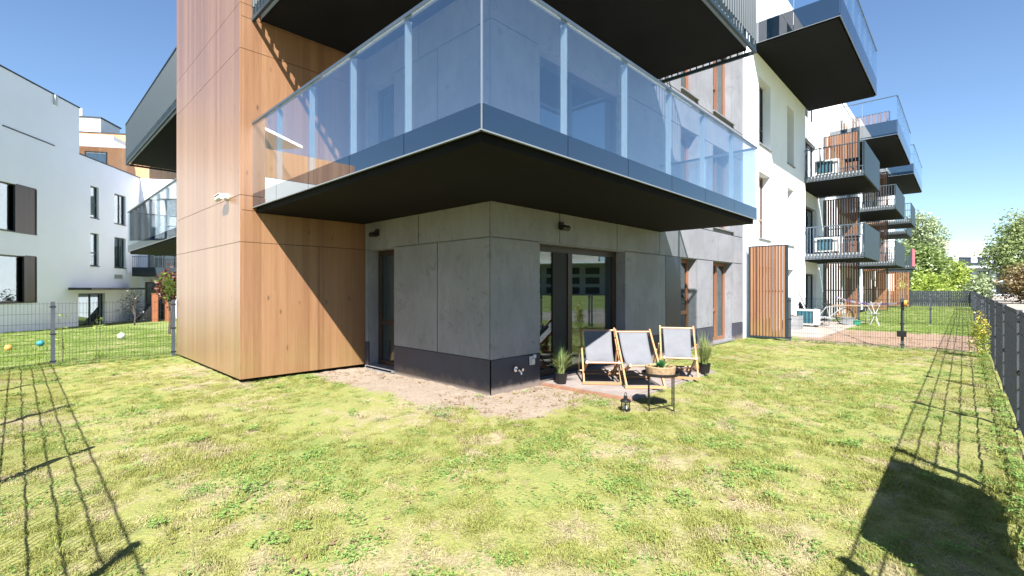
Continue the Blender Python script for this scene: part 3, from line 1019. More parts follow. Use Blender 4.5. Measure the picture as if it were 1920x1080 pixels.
# ================================================================== fences
def fence(name, label, p0, p1, posts, h=1.23, group=None, slats=False, gfun=None):
    p0 = Vector((*p0, 0)); p1 = Vector((*p1, 0))
    L = (p1 - p0).length
    d = (p1 - p0) / L
    r = thing(name, label, 'fence', p0, 0.0, group)
    zf = (lambda q: float(gz(q.x, q.y))) if gfun is None else gfun
    for s in posts:
        q = p0 + d * s
        z = zf(q)
        nrm = Vector((-d.y, d.x, 0))
        mb = MB()
        a, b2 = q + Vector((0, 0, z - 0.1)), q + Vector((0, 0, z + h + 0.04))
        mb.bar(a, b2, 0.06, 0.04, up=nrm)
        po = part('post', mb, FENCEM, r)
        for k in (0.1, 0.62, h - 0.06):
            c = q + Vector((0, 0, z + k))
            part('clamp', MB().bar(c - d * 0.045, c + d * 0.045, 0.048, 0.03), MESHM, po)
    for s0, s1 in zip(posts[:-1], posts[1:]):
        mb = MB()
        qa, qb = p0 + d * (s0 + 0.03), p0 + d * (s1 - 0.03)
        za, zb = zf(qa), zf(qb)
        n = int(round((s1 - s0 - 0.06) / 0.05))
        for i in range(n + 1):
            t = i / n
            q = qa.lerp(qb, t)
            z = za + (zb - za) * t + 0.05
            w = 0.0019
            x, y = q.x, q.y
            mb.hexa([(x - w, y - w, z), (x + w, y - w, z), (x + w, y + w, z), (x - w, y + w, z),
                     (x - w, y - w, z + h - 0.02), (x + w, y - w, z + h - 0.02), (x + w, y + w, z + h - 0.02), (x - w, y + w, z + h - 0.02)])
        nrm = Vector((-d.y, d.x, 0))
        for k in range(7):
            zz = 0.06 + k * (h - 0.06) / 6
            for sg in (-1, 1):
                mb.bar(qa + nrm * 0.004 * sg + Vector((0, 0, za + zz)), qb + nrm * 0.004 * sg + Vector((0, 0, zb + zz)), 0.0045)
        part('mesh_panel', mb, MESHM, r, kind='stuff')
        if slats:
            ms = MB()
            m_ = int(L and (s1 - s0) / 0.12)
            for i in range(m_):
                q = qa.lerp(qb, (i + 0.5) / m_)
                ms.bar(q + nrm * 0.02 + Vector((0, 0, 0.05)), q + nrm * 0.02 + Vector((0, 0, h)), 0.1, 0.006, up=nrm)
            part('privacy_slats', ms, FENCEM, r, kind='stuff')
    return r


FENCE_R = fence('mesh_fence', 'long anthracite wire mesh fence along the right edge of the lawn towards the path', (-0.42, -0.42), (50.6, -0.42),
                [0.0, 2.67, 5.17, 7.67, 10.17, 12.67, 15.5, 18.0, 20.5, 23.0, 25.5, 28.0, 30.5, 33.0, 35.5, 38.0, 40.5, 43.0, 45.5, 48.0, 50.5])
FENCE_L = fence('mesh_fence', 'wire mesh fence running close beside the camera on the left lawn edge', (-0.42, -0.36), (-0.42, 12.6),
                [0.4, 2.95, 5.40, 7.7, 10.2, 12.7])
fence('mesh_fence', 'grey wire mesh fence from the timber bay across the left lawn', (-0.42, 12.56), (2.36, 12.56), [0.06, 0.88, 2.78], h=1.2)
fence('mesh_fence', 'wire mesh fence with dark posts between slat screen and right fence', (15.08, 3.56), (15.08, -0.36), [0.0, 2.46, 3.86], h=1.2)
fence('mesh_fence', 'far wire mesh fence crossing the neighbour lawn with two thin posts', (26.0, 3.4), (26.0, -0.36), [0.0, 2.4, 3.7], h=1.2)
fence('privacy_fence', 'far dark slatted privacy fence closing off the neighbour lawns', (50.2, 8.0), (50.2, -0.5), [0, 2.4, 4.8, 7.2, 8.4], h=1.28, slats=True)

# unseen tarpaulin added on the fence to cast the shadow at lower right
bn = MB()
pts = [(4.44, 1.29), (2.70, 1.29), (2.63, 1.20), (2.66, 0.94), (2.62, 0.82), (2.72, 0.6), (2.74, 0.36), (3.3, 0.33), (3.9, 0.37), (4.42, 0.36), (4.55, 0.42), (4.58, 0.52), (4.50, 0.9)]
n = len(pts)
bn.v = [(u, -0.455, z) for u, z in pts] + [(u, -0.447, z) for u, z in pts]
bn.f = [tuple(range(n)), tuple(reversed(range(n, 2 * n)))] + [(i, n + i, n + (i + 1) % n, (i + 1) % n) for i in range(n)]
solo('shadow_tarpaulin', bn.mesh('shadow_tarpaulin', GREYP), None, 'unseen grey tarpaulin added on the outside of the right fence for its shadow', 'tarpaulin')


# ================================================================== terrace furniture
def deck_chair():
    t = thing('deck_chair', 'left deck chair with half shaded grey canvas beside the dark door', 'deck chair', (6.06, 3.92, 0.05),
              1.0, 'grey canvas deck chairs on the terrace')
    # local: x across, y towards the sitter's feet, z up
    for x in (-0.275, 0.275):
        part('back_stile', MB().bar((x, 0.0, 0.012), (x, -0.78, 0.775), 0.045, 0.026, up=(1, 0, 0)), CHAIRW, t)
    for x in (-0.235, 0.235):
        part('seat_stile', MB().bar((x, 0.06, 0.345), (x, -0.76, 0.02), 0.045, 0.026, up=(1, 0, 0)), CHAIRW, t)
    for x in (-0.305, 0.305):
        part('prop_stile', MB().bar((x, -0.50, 0.50), (x, -0.74, 0.05), 0.032, 0.020, up=(1, 0, 0)), CHAIRW, t)
    part('front_foot_bar', MB().bar((-0.30, 0.0, 0.02), (0.30, 0.0, 0.02), 0.03, 0.035), CHAIRW, t)
    part('rear_foot_bar', MB().bar((-0.25, -0.745, 0.03), (0.25, -0.745, 0.03), 0.03, 0.03), CHAIRW, t)
    part('prop_bar', MB().tube([(-0.32, -0.725, 0.085), (0.32, -0.725, 0.085)], 0.012, 8), CHAIRW, t)
    part('top_bar', MB().tube([(-0.29, -0.752, 0.748), (0.29, -0.752, 0.748)], 0.016, 8), CHAIRW, t)
    part('seat_bar', MB().tube([(-0.26, 0.05, 0.335), (0.26, 0.05, 0.335)], 0.016, 8), CHAIRW, t)
    # canvas sling
    prof = []
    P0, P1, P2, P3 = Vector((0, -0.758, 0.762)), Vector((0, -0.47, 0.35)), Vector((0, -0.30, 0.20)), Vector((0, 0.062, 0.350))
    N = 18
    for i in range(N + 1):
        s = i / N
        p = P0 * (1 - s) ** 3 + P1 * 3 * s * (1 - s) ** 2 + P2 * 3 * s * s * (1 - s) + P3 * s ** 3
        prof.append(p)
    c = MB()
    W = 10
    r3 = random.Random(5)
    for layer, off in ((0, 0.0), (1, -0.004)):
        for i, p in enumerate(prof):
            s = i / N
            half = 0.225 - 0.012 * math.sin(math.pi * s)
            for j in range(W + 1):
                x = -half + 2 * half * j / W
                wv = 0.016 * math.sin(5.0 * s + 2.6 * x * 6) * math.sin(math.pi * s) + 0.03 * math.exp(-((s - 0.66 - 0.35 * x) / 0.06) ** 2) * math.sin(14 * x + 1)
                c.v.append((x, p.y + off, p.z + off + wv + 0.03 * (2 * x) ** 2 * math.sin(math.pi * s) * 2))
    M1 = (N + 1) * (W + 1)
    for i in range(N):
        for j in range(W):
            a = i * (W + 1) + j
            c.f.append((a, a + 1, a + W + 2, a + W + 1))
            c.f.append((M1 + a, M1 + a + W + 1, M1 + a + W + 2, M1 + a + 1))
    for i in range(N):
        for j in (0, W):
            a = i * (W + 1) + j
            c.f.append((a, a + W + 1, M1 + a + W + 1, M1 + a))
    for i in (0, N):
        for j in range(W):
            a = i * (W + 1) + j
            c.f.append((a, a + 1, M1 + a + 1, M1 + a))
    part('canvas', c, CANVAS, t, smoothf=True)
    return t


def chair_rot(l, r):
    """rotation that puts local +x from the right foot to the left one and +y towards the viewer"""
    dx, dy = r[0] - l[0], r[1] - l[1]
    return math.atan2(dy, dx) + math.pi


ch = deck_chair()
spots = [((5.888, 4.113), (6.219, 3.711)), ((6.068, 3.49), (6.418, 3.124)), ((7.129, 3.416), (7.363, 2.984))]
labs = [None, 'middle deck chair standing foremost on the terrace behind the black table',
        'right deck chair fully in the sun beside the tall potted grass']
for i, (l, r) in enumerate(spots):
    loc = ((l[0] + r[0]) / 2, (l[1] + r[1]) / 2, 0.053 if i < 2 else 0.053)
    if i == 2:
        loc = (7.246 + 0.04, 3.2 + 0.07, 0.053)
    if i == 0:
        ch.location = loc
        ch.rotation_euler = (0, 0, chair_rot(l, r))
    else:
        dup(ch, loc, chair_rot(l, r), labs[i])

# tray table
tx, ty = 5.50, 2.72
tb = thing('tray_table', 'small round black metal tray table on the lawn edge', 'table', (tx, ty, 0))
part('tray', MB().lathe([(0.0, 0.425), (0.215, 0.425), (0.225, 0.432), (0.225, 0.462), (0.219, 0.462), (0.217, 0.437), (0.0, 0.435)], 32, (tx, ty, 0)), BLACKM, tb)
for (dx, dy) in ((-0.19, 0.05), (-0.05, -0.20), (0.20, -0.06), (0.06, 0.19)):
    part('leg', MB().tube([(tx + dx, ty + dy, 0.0), (tx + dx, ty + dy, 0.43)], 0.008, 8), BLACKM, tb)
part('cross_brace', MB().tube([(tx - 0.19, ty + 0.05, 0.025), (tx + 0.20, ty - 0.06, 0.025)], 0.006, 6)
     .tube([(tx - 0.05, ty - 0.20, 0.025), (tx, ty, 0.034), (tx + 0.06, ty + 0.19, 0.025)], 0.006, 6), BLACKM, tb)

# wicker basket with a plant, standing on the table
bk = thing('plant_basket', 'low wicker basket with a green plant on the black table', 'basket', (tx, ty, 0.437))
zb0 = 0.438
part('basket', MB().lathe([(0.0, zb0), (0.15, zb0), (0.17, zb0 + 0.03), (0.175, zb0 + 0.08), (0.168, zb0 + 0.10), (0.158, zb0 + 0.10),
                           (0.16, zb0 + 0.05), (0.0, zb0 + 0.045)], 32, (tx, ty, 0)), WICKER, bk, smoothf=True)
wv = MB()
for k in range(7):
    z = zb0 + 0.012 + k * 0.0135
    rr = 0.162 + 0.012 * (k / 6)
    ring = [(tx + (rr + 0.006 * ((i + k) % 2)) * math.cos(2 * math.pi * i / 48), ty + (rr + 0.006 * ((i + k) % 2)) * math.sin(2 * math.pi * i / 48), z) for i in range(49)]
    wv.tube(ring, 0.0075, 5, cap=False)
part('weave', wv, WICKER, bk)
lq = []
for i in range(46):
    a = rng.uniform(0, 2 * math.pi); el = rng.uniform(0.3, 1.35)
    c = np.array([tx + 0.02, ty - 0.01, zb0 + 0.06])
    d = np.array([math.cos(a) * math.cos(el), math.sin(a) * math.cos(el), math.sin(el)])
    s = np.cross(d, [0, 0, 1.0]); s /= np.linalg.norm(s) + 1e-6
    L = rng.uniform(0.08, 0.15); w = 0.018
    lq.append([c, c + d * L * 0.5 + s * w, c + d * L, c + d * L * 0.5 - s * w])
part('succulent', quadmesh('succulent', np.array(lq) - np.array(ORG[bk.name]), mat_leaf('succulent_leaf', (0.03, 0.16, 0.05), (0.07, 0.26, 0.08), 0.2)), None, bk)
lq = []
for i in range(70):
    a = rng.uniform(0, 2 * math.pi); r0 = rng.uniform(0.07, 0.15); el = rng.uniform(0.2, 1.2)
    c = np.array([tx + r0 * math.cos(a), ty + r0 * math.sin(a), zb0 + 0.07])
    d = np.array([math.cos(a) * math.cos(el), math.sin(a) * math.cos(el), math.sin(el)])
    s = np.cross(d, [0, 0, 1.0]); s /= np.linalg.norm(s) + 1e-6
    L = rng.uniform(0.03, 0.06); w = 0.008
    lq.append([c, c + d * L * 0.5 + s * w, c + d * L, c + d * L * 0.5 - s * w])
part('moss', quadmesh('moss', np.array(lq) - np.array(ORG[bk.name]), mat_leaf('moss_leaf', (0.30, 0.22, 0.10), (0.22, 0.26, 0.08), 0.2)), None, bk)

# lantern
lx, ly = 5.113, 2.978
ln = thing('lantern', 'small black metal lantern with glass sides on the grass', 'lantern', (lx, ly, 0))
part('base', MB().lathe([(0.0, 0.005), (0.062, 0.005), (0.062, 0.028), (0.05, 0.035), (0.0, 0.035)], 8, (lx, ly, 0)), BLACKM, ln)
part('roof', MB().lathe([(0.066, 0.118), (0.066, 0.128), (0.052, 0.142), (0.034, 0.152), (0.022, 0.157), (0.022, 0.175), (0.028, 0.178), (0.014, 0.19), (0.0, 0.192)], 16, (lx, ly, 0)), BLACKM, ln)
fm_ = MB()
for k in range(6):
    a = math.pi / 6 + k * math.pi / 3
    x, y = lx + 0.055 * math.cos(a), ly + 0.055 * math.sin(a)
    fm_.bar((x, y, 0.03), (x, y, 0.12), 0.008)
part('frame', fm_, BLACKM, ln)
part('glass', MB().lathe([(0.05, 0.036), (0.05, 0.117)], 6, (lx, ly, 0)), LANTERNGL, ln)
part('candle', MB().lathe([(0.0, 0.036), (0.024, 0.036), (0.024, 0.08), (0.0, 0.08)], 12, (lx, ly, 0)), WAX, ln)
ring = [(lx + 0.026 * math.cos(2 * math.pi * i / 16), ly, 0.205 + 0.022 * math.sin(2 * math.pi * i / 16)) for i in range(17)]
part('handle', MB().tube(ring, 0.004, 6, cap=False), BLACKM, ln)


# potted grasses
def blades(c, n, h, spread, w, rg, droop=0.5):
    """arching grass blades as strips of quads"""
    out = []
    for _ in range(n):
        a = rg.uniform(0, 2 * math.pi)
        r0 = rg.uniform(0, 0.05)
        L = h * rg.uniform(0.55, 1.05)
        sp = spread * rg.uniform(0.15, 1.0)
        base = np.array([c[0] + r0 * math.cos(a), c[1] + r0 * math.sin(a), c[2]])
        dr = np.array([math.cos(a + rg.uniform(-.5, .5)), math.sin(a + rg.uniform(-.5, .5)), 0])
        side = np.array([-dr[1], dr[0], 0])
        pts = []
        for k in range(5):
            t = k / 4
            pts.append(base + dr * sp * t ** 1.8 + np.array([0, 0, L * (t - droop * (sp / max(spread, 1e-3)) * 0.45 * t ** 3)]))
        for k in range(4):
            w0 = w * (1 - (k / 4) ** 2) + 0.0006
            w1 = w * (1 - ((k + 1) / 4) ** 2) + 0.0006
            out.append([pts[k] - side * w0, pts[k] + side * w0, pts[k + 1] + side * w1, pts[k + 1] - side * w1])
    return out


PG1 = mat_leaf('ornamental_grass', (0.24, 0.34, 0.07), (0.50, 0.54, 0.24), 0.35)
PG2 = mat_leaf('dark_grass', (0.05, 0.13, 0.06), (0.12, 0.24, 0.09), 0.35)
for (x, y, h, lab, gm) in ((5.70, 4.42, 0.47, 'potted grass at the left of the dark terrace door', PG1),
                           (8.10, 3.20, 0.52, 'tall potted grass at the right end of the terrace by the sunny deck chair', PG1)):
    r = thing('potted_grass', lab, 'potted plant', (x, y, 0.05), group='potted ornamental grasses')
    part('pot', MB().lathe([(0.0, 0.052), (0.075, 0.052), (0.095, 0.20), (0.10, 0.20), (0.10, 0.215), (0.088, 0.215), (0.085, 0.19), (0.0, 0.185)], 20, (x, y, 0)), BLACKM, r, smoothf=False)
    q = blades((x, y, 0.18), 260, h, 0.30, 0.0042, rng, 0.9)
    part('leaves', quadmesh('leaves', np.array(q) - np.array((x, y, 0.05)), gm), None, r, kind='stuff')
    q = blades((x, y + 0.02, 0.18), 70, h * 1.2, 0.10, 0.004, rng, 0.1)
    part('upright_leaves', quadmesh('upright_leaves', np.array(q) - np.array((x, y, 0.05)), PG2 if h < 0.5 else PG1), None, r, kind='stuff')

# ================================================================== lawn grass (stuff)
def vnoise(x, y, sc, seed):
    r = np.random.default_rng(seed)
    T = r.random((64, 64))
    X = x * sc; Y = y * sc
    i = np.floor(X).astype(int); j = np.floor(Y).astype(int)
    fx = X - i; fy = Y - j
    fx = fx * fx * (3 - 2 * fx); fy = fy * fy * (3 - 2 * fy)
    g = lambda a, b: T[a % 64, b % 64]
    return (g(i, j) * (1 - fx) + g(i + 1, j) * fx) * (1 - fy) + (g(i, j + 1) * (1 - fx) + g(i + 1, j + 1) * fx) * fy


def tuft(name, n, h, w, rad, lean, m, seed):
    r = np.random.default_rng(seed)
    q = []
    for _ in range(n):
        a = r.uniform(0, 6.28); rr = rad * math.sqrt(r.random())
        b = np.array([rr * math.cos(a), rr * math.sin(a), -0.004])
        a2 = r.uniform(0, 6.28)
        d = np.array([math.cos(a2), math.sin(a2), 0]); s = np.array([-d[1], d[0], 0])
        L = h * r.uniform(0.4, 1.1); ln_ = lean * r.uniform(0.2, 1.3)
        p1 = b + d * ln_ * L * 0.4 + np.array([0, 0, L * 0.6]); p2 = b + d * ln_ * L * 1.1 + np.array([0, 0, L * (0.98 - 0.25 * ln_)])
        q.append([b - s * w, b + s * w, p1 + s * w * .8, p1 - s * w * .8])
        q.append([p1 - s * w * .8, p1 + s * w * .8, p2 + s * w * .15, p2 - s * w * .15])
    return bpy.data.objects.new(name, quadmesh(name, np.array(q), m))


def clover(name, n, rad, h, m, seed, lw=0.012):
    r = np.random.default_rng(seed)
    q = []
    for _ in range(n):
        a = r.uniform(0, 6.28); rr = rad * math.sqrt(r.random())
        c = np.array([rr * math.cos(a), rr * math.sin(a), h * r.uniform(0.3, 1.0)])
        for k in range(3):
            t = r.uniform(0, .5) + k * 2.09
            d = np.array([math.cos(t), math.sin(t), r.uniform(-.3, .5)]); s = np.array([-math.sin(t), math.cos(t), r.uniform(-.2, .2)])
            q.append([c, c + d * lw * .7 + s * lw * .6, c + d * lw * 1.5, c + d * lw * .7 - s * lw * .6])
    return bpy.data.objects.new(name, quadmesh(name, np.array(q), m))


BLADE = mat_blade('lawn_blade', 1.0)
STRAW = mat_blade('dry_blade', 1.0, (0.50, 0.41, 0.24), 0.2)
CLOV = mat_blade('clover_leaf', 1.0, (0.21, 0.33, 0.09), 0.3)
tufts = [tuft('grass_tuft', 34, 0.030, 0.0019, 0.062, 1.3, BLADE, 1), tuft('grass_tuft', 34, 0.036, 0.0019, 0.065, 1.1, BLADE, 2),
         tuft('grass_tuft', 30, 0.026, 0.0018, 0.06, 1.7, BLADE, 3), tuft('dry_tuft', 26, 0.024, 0.0015, 0.065, 2.6, STRAW, 4),
         clover('clover_clump', 16, 0.075, 0.028, CLOV, 5, 0.008), tuft('tall_tuft', 24, 0.13, 0.0028, 0.045, 0.7, BLADE, 6),
         clover('weed_clump', 22, 0.09, 0.07, CLOV, 8, 0.014)]
def clod(name, m, seed, n=5):
    r = np.random.default_rng(seed)
    mb = MB()
    for _ in range(n):
        c = r.uniform(-0.06, 0.06, 2); k = r.uniform(0.005, 0.014)
        q = [(c[0] + k * sx * r.uniform(.6, 1.2), c[1] + k * sy * r.uniform(.6, 1.2), zz) for zz in (-0.002, k * r.uniform(.7, 1.3)) for sx, sy in ((-1, -1), (1, -1), (1, 1), (-1, 1))]
        mb.hexa(q)
    return bpy.data.objects.new(name, mb.mesh(name, m))


def litter(name, m, seed, n=5):
    r = np.random.default_rng(seed)
    q = []
    for _ in range(n):
        c = np.array([*r.uniform(-0.07, 0.07, 2), r.uniform(0.004, 0.02)])
        a = r.uniform(0, 6.28); d = np.array([math.cos(a), math.sin(a), r.uniform(-.3, .3)]) * r.uniform(0.012, 0.035)
        s_ = np.array([-math.sin(a), math.cos(a), r.uniform(-.4, .4)]) * r.uniform(0.003, 0.010)
        q.append([c - d, c + s_, c + d, c - s_])
    return bpy.data.objects.new(name, quadmesh(name, np.array(q), m))


tufts.append(clod('soil_clod', mat('soil_clod', (0.30, 0.22, 0.15), 0.95, var=0.3, scale=30), 9))
tufts.append(litter('dead_leaves', mat_leaf('dead_leaf', (0.16, 0.10, 0.05), (0.42, 0.32, 0.18), 0.1), 10))
tcol = bpy.data.collections.new('grass_sources')
for i, o in enumerate(tufts):
    o.name = 'tuft_%02d' % i
    tcol.objects.link(o)


def in_soil(x, y, grow):
    m = np.zeros(len(x), bool)
    for (u0, u1, v0, v1) in SOIL:
        m |= (x > u0 - grow) & (x < u1 + grow) & (y > v0 - grow) & (y < v1 + grow)
    return m


def gn_scatter(name, P, idx, scl, rot):
    me = bpy.data.meshes.new(name)
    me.vertices.add(len(P))
    me.vertices.foreach_set('co', P.reshape(-1).astype(np.float32))
    for nm, ty_, ar in (('idx', 'INT', idx), ('scl', 'FLOAT', scl), ('rot', 'FLOAT', rot)):
        at = me.attributes.new(nm, ty_, 'POINT')
        at.data.foreach_set('value', ar.astype(np.int32 if ty_ == 'INT' else np.float32))
    me.update()
    o = solo(name, me, 'stuff')
    ng = bpy.data.node_groups.new(name, 'GeometryNodeTree')
    ng.interface.new_socket('Geometry', in_out='INPUT', socket_type='NodeSocketGeometry')
    ng.interface.new_socket('Geometry', in_out='OUTPUT', socket_type='NodeSocketGeometry')
    gi = ng.nodes.new('NodeGroupInput'); go = ng.nodes.new('NodeGroupOutput')
    ci = ng.nodes.new('GeometryNodeCollectionInfo')
    ci.inputs['Collection'].default_value = tcol
    ci.inputs['Separate Children'].default_value = True
    ci.inputs['Reset Children'].default_value = True
    ip = ng.nodes.new('GeometryNodeInstanceOnPoints')
    ip.inputs['Pick Instance'].default_value = True

    def attr(nm, ty_):
        a = ng.nodes.new('GeometryNodeInputNamedAttribute')
        a.data_type = ty_
        a.inputs['Name'].default_value = nm
        return a.outputs['Attribute']
    cx = ng.nodes.new('ShaderNodeCombineXYZ')
    ng.links.new(attr('rot', 'FLOAT'), cx.inputs[2])
    e2r = ng.nodes.new('FunctionNodeEulerToRotation')
    ng.links.new(cx.outputs[0], e2r.inputs[0])
    ng.links.new(gi.outputs[0], ip.inputs['Points'])
    ng.links.new(ci.outputs[0], ip.inputs['Instance'])
    ng.links.new(attr('idx', 'INT'), ip.inputs['Instance Index'])
    ng.links.new(e2r.outputs[0], ip.inputs['Rotation'])
    ng.links.new(attr('scl', 'FLOAT'), ip.inputs['Scale'])
    ng.links.new(ip.outputs[0], go.inputs[0])
    md = o.modifiers.new('scatter', 'NODES')
    md.node_group = ng
    return o


def scatter_lawn():
    cs, sn = math.cos(CAM_YAW), math.sin(CAM_YAW)

    def sample(u0, u1, v0, v1, dens):
        n = int((u1 - u0) * (v1 - v0) * dens)
        return rng.uniform(u0, u1, n), rng.uniform(v0, v1, n)
    xs, ys, sc = [], [], []
    for (u0, u1, v0, v1, dn, s) in ((-0.4, 6.0, -0.4, 5.0, 330, 1.0), (6.0, 15.05, -0.4, 4.7, 190, 1.0), (-0.4, 3.6, 5.0, 12.55, 210, 1.0),
                                    (3.3, 4.2, 5.0, 8.3, 200, 1.0),
                                    (-2.5, 4.5, 12.6, 24.0, 60, 1.5), (-6, 6.5, 24.0, 44.0, 16, 2.2), (18.5, 30, -0.4, 4.2, 70, 1.4), (30, 50, -0.4, 4.4, 25, 1.8)):
        x, y = sample(u0, u1, v0, v1, dn)
        xs.append(x); ys.append(y); sc.append(np.full(len(x), s))
    x = np.concatenate(xs); y = np.concatenate(ys); s = np.concatenate(sc)
    dep = x * cs + y * sn
    lat = x * sn - y * cs
    n1 = vnoise(x, y, 1.3, 11); n2 = vnoise(x, y, 3.1, 12); n3 = vnoise(x, y, 6.0, 13)
    wob = (vnoise(x, y, 2.2, 14) - 0.5) * 0.5
    keep = (dep > 1.6) & (np.abs(lat) < dep * 1.16 + 0.6)
    keep &= ~((x > 5.55) & (x < 8.57) & (y > 3.17) & (y < VC))
    keep &= ~((x > UC) & (y > VC - 0.02) & (x < 23))
    keep &= ~((x > UW - 0.02) & (y > VW - 0.02) & (y < VW2 + 0.05) & (x < 6))
    soil = in_soil(x + wob, y + wob, 0.02) & ~((rng.random(len(x)) < 0.02))
    keep &= ~soil
    thin = 0.35 + 1.1 * (0.5 * n1 + 0.35 * n2 + 0.25 * n3)
    keep &= rng.random(len(x)) < np.clip(thin, 0.5, 1)
    # lawn grows up to the wall
    idx = rng.integers(0, 3, len(x))
    f = 0.6 * n1 + 0.4 * n3
    idx = np.where((f < 0.36) & (rng.random(len(x)) < 0.55), 3, idx)
    n4 = vnoise(x, y, 1.7, 21)
    n4 = n4 + 0.55 * (n3 - 0.5)
    idx = np.where(rng.random(len(x)) < np.clip((n4 - 0.42) * 1.1, 0, 0.36) * (s < 1.2), 4, idx)
    n5 = vnoise(x, y, 4.1, 25)
    idx = np.where((n5 > 0.88) & (rng.random(len(x)) < 0.22) & (s < 1.2), 6, idx)
    idx = np.where(rng.random(len(x)) < 0.003, 5, idx)
    scl = s * (0.7 + 0.5 * n2) * rng.uniform(0.75, 1.25, len(x))
    scl = np.where(idx == 5, scl * 0.75, scl)
    scl = np.where(idx == 6, scl * 0.75, scl)
    z = gz(x, y)
    P = np.stack([x, y, z], -1)[keep]
    gn_scatter('lawn_grass', P, idx[keep], scl[keep], rng.uniform(0, 6.28, keep.sum()))
    # crumbs of soil and dry litter on the bare strips, a little on the lawn
    px = np.concatenate([rng.uniform(3.4, 4.5, 330), rng.uniform(3.7, 5.6, 120), rng.uniform(15.2, 19.5, 350), rng.uniform(0.5, 9, 420)])
    py = np.concatenate([rng.uniform(4.6, 8.3, 330), rng.uniform(3.5, 4.7, 120), rng.uniform(-0.3, 3.2, 350), rng.uniform(-0.3, 9, 420)])
    ok = ~((px > UC - 0.03) & (py > VC - 0.03)) & ~((px > UW) & (py > VW))
    ix = np.where(rng.random(len(px)) < 0.55, 7, 8)
    ix[-420:] = 8
    gn_scatter('soil_crumbs', np.stack([px, py, gz(px, py)], -1)[ok], ix[ok], rng.uniform(0.5, 1.25, ok.sum()), rng.uniform(0, 6.28, ok.sum()))
    # taller weeds along the fence feet
    a = rng.uniform(1.5, 15, 280); b = -0.36 + np.abs(rng.normal(0, 0.10, 280))
    c = rng.uniform(0, 2.3, 150); d = 12.5 + rng.normal(0, 0.08, 150)
    e = 15.05 + rng.normal(0, 0.06, 120); g = rng.uniform(-0.35, 3.5, 120)
    x = np.concatenate([a, c, e]); y = np.concatenate([b, d, g])
    idx = np.where(rng.random(len(x)) < 0.4, 5, 6)
    gn_scatter('fence_weeds', np.stack([x, y, x * 0], -1), idx, rng.uniform(0.35, 0.95, len(x)), rng.uniform(0, 6.28, len(x)))


scatter_lawn()


# ================================================================== trees, shrubs, small plants
def leaf_cloud(blobs, n, size, rg, clump=10, shell=0.55):
    """leaf quads in clumps spread through ellipsoids; blobs = (cx,cy,cz,rx,ry,rz,weight)"""
    w = np.array([b[6] for b in blobs], float); w /= w.sum()
    nc = n // clump
    bi = rg.choice(len(blobs), nc, p=w)
    Bb = np.array([b[:6] for b in blobs])[bi]
    d = rg.normal(size=(nc, 3)); d /= np.linalg.norm(d, axis=1)[:, None]
    rad = (shell + (1.05 - shell) * rg.random(nc) ** 0.6)[:, None]
    C = Bb[:, :3] + d * Bb[:, 3:] * rad
    C = np.repeat(C, clump, 0) + rg.normal(0, size * 1.6, (nc * clump, 3))
    m = len(C)
    a = rg.normal(size=(m, 3)); a[:, 2] *= 0.6; a /= np.linalg.norm(a, axis=1)[:, None]
    b = np.cross(a, rg.normal(size=(m, 3))); b /= np.linalg.norm(b, axis=1)[:, None]
    L = (size * rg.uniform(0.6, 1.4, m))[:, None]
    return np.stack([C - a * L, C + b * L * 0.45, C + a * L, C - b * L * 0.45], 1)


def tree(name, label, x, y, h, r, leafm, n, size, seed, trunk=True, group=None, cat='tree', z0=0.0, low=0.25, tall=1.0):
    rg = np.random.default_rng(seed)
    o = thing(name, label, cat, (x, y, z0), group=group)
    ch_ = h * (1 - low)
    blobs = []
    nb = 11
    for i in range(nb):
        a = rg.uniform(0, 6.28); t = rg.random()
        rr = r * rg.uniform(0.25, 0.75) * math.sin(math.pi * min(0.95, 0.2 + 0.72 * t))
        k = r * rg.uniform(0.28, 0.5)
        blobs.append((rr * math.cos(a), rr * math.sin(a), h * low + ch_ * (0.12 + 0.72 * t), k, k, k * tall * rg.uniform(0.8, 1.2), k ** 2))
    blobs.append((0, 0, h * (low + (1 - low) * 0.80), r * 0.38, r * 0.38, h * 0.18, r * r * 0.2))
    blobs.append((0, 0, h * (low + (1 - low) * 0.38), r * 0.62, r * 0.62, ch_ * 0.38, r * r * 0.4))
    part('crown', quadmesh('crown', leaf_cloud(blobs, n, size, rg), leafm), None, o)
    tr = MB()
    rt = max(0.007, h * 0.018) if h > 1.5 else 0.006
    tr.tube([(x, y, z0 - 0.1), (x + 0.02 * h, y, z0 + h * 0.3), (x, y + 0.01 * h, z0 + h * 0.55), (x, y, z0 + h * 0.85)], [rt * 1.25, rt, rt * 0.6, rt * 0.15], 8)
    for b in blobs[:7]:
        tr.tube([(x, y, z0 + max(0.15 * h, b[2] * 0.55)), (x + b[0] * 0.5, y + b[1] * 0.5, z0 + b[2] * 0.8), (x + b[0], y + b[1], z0 + b[2])],
                [rt * 0.5, rt * 0.3, rt * 0.1], 6)
    part('trunk', tr, BARK, o)
    return o


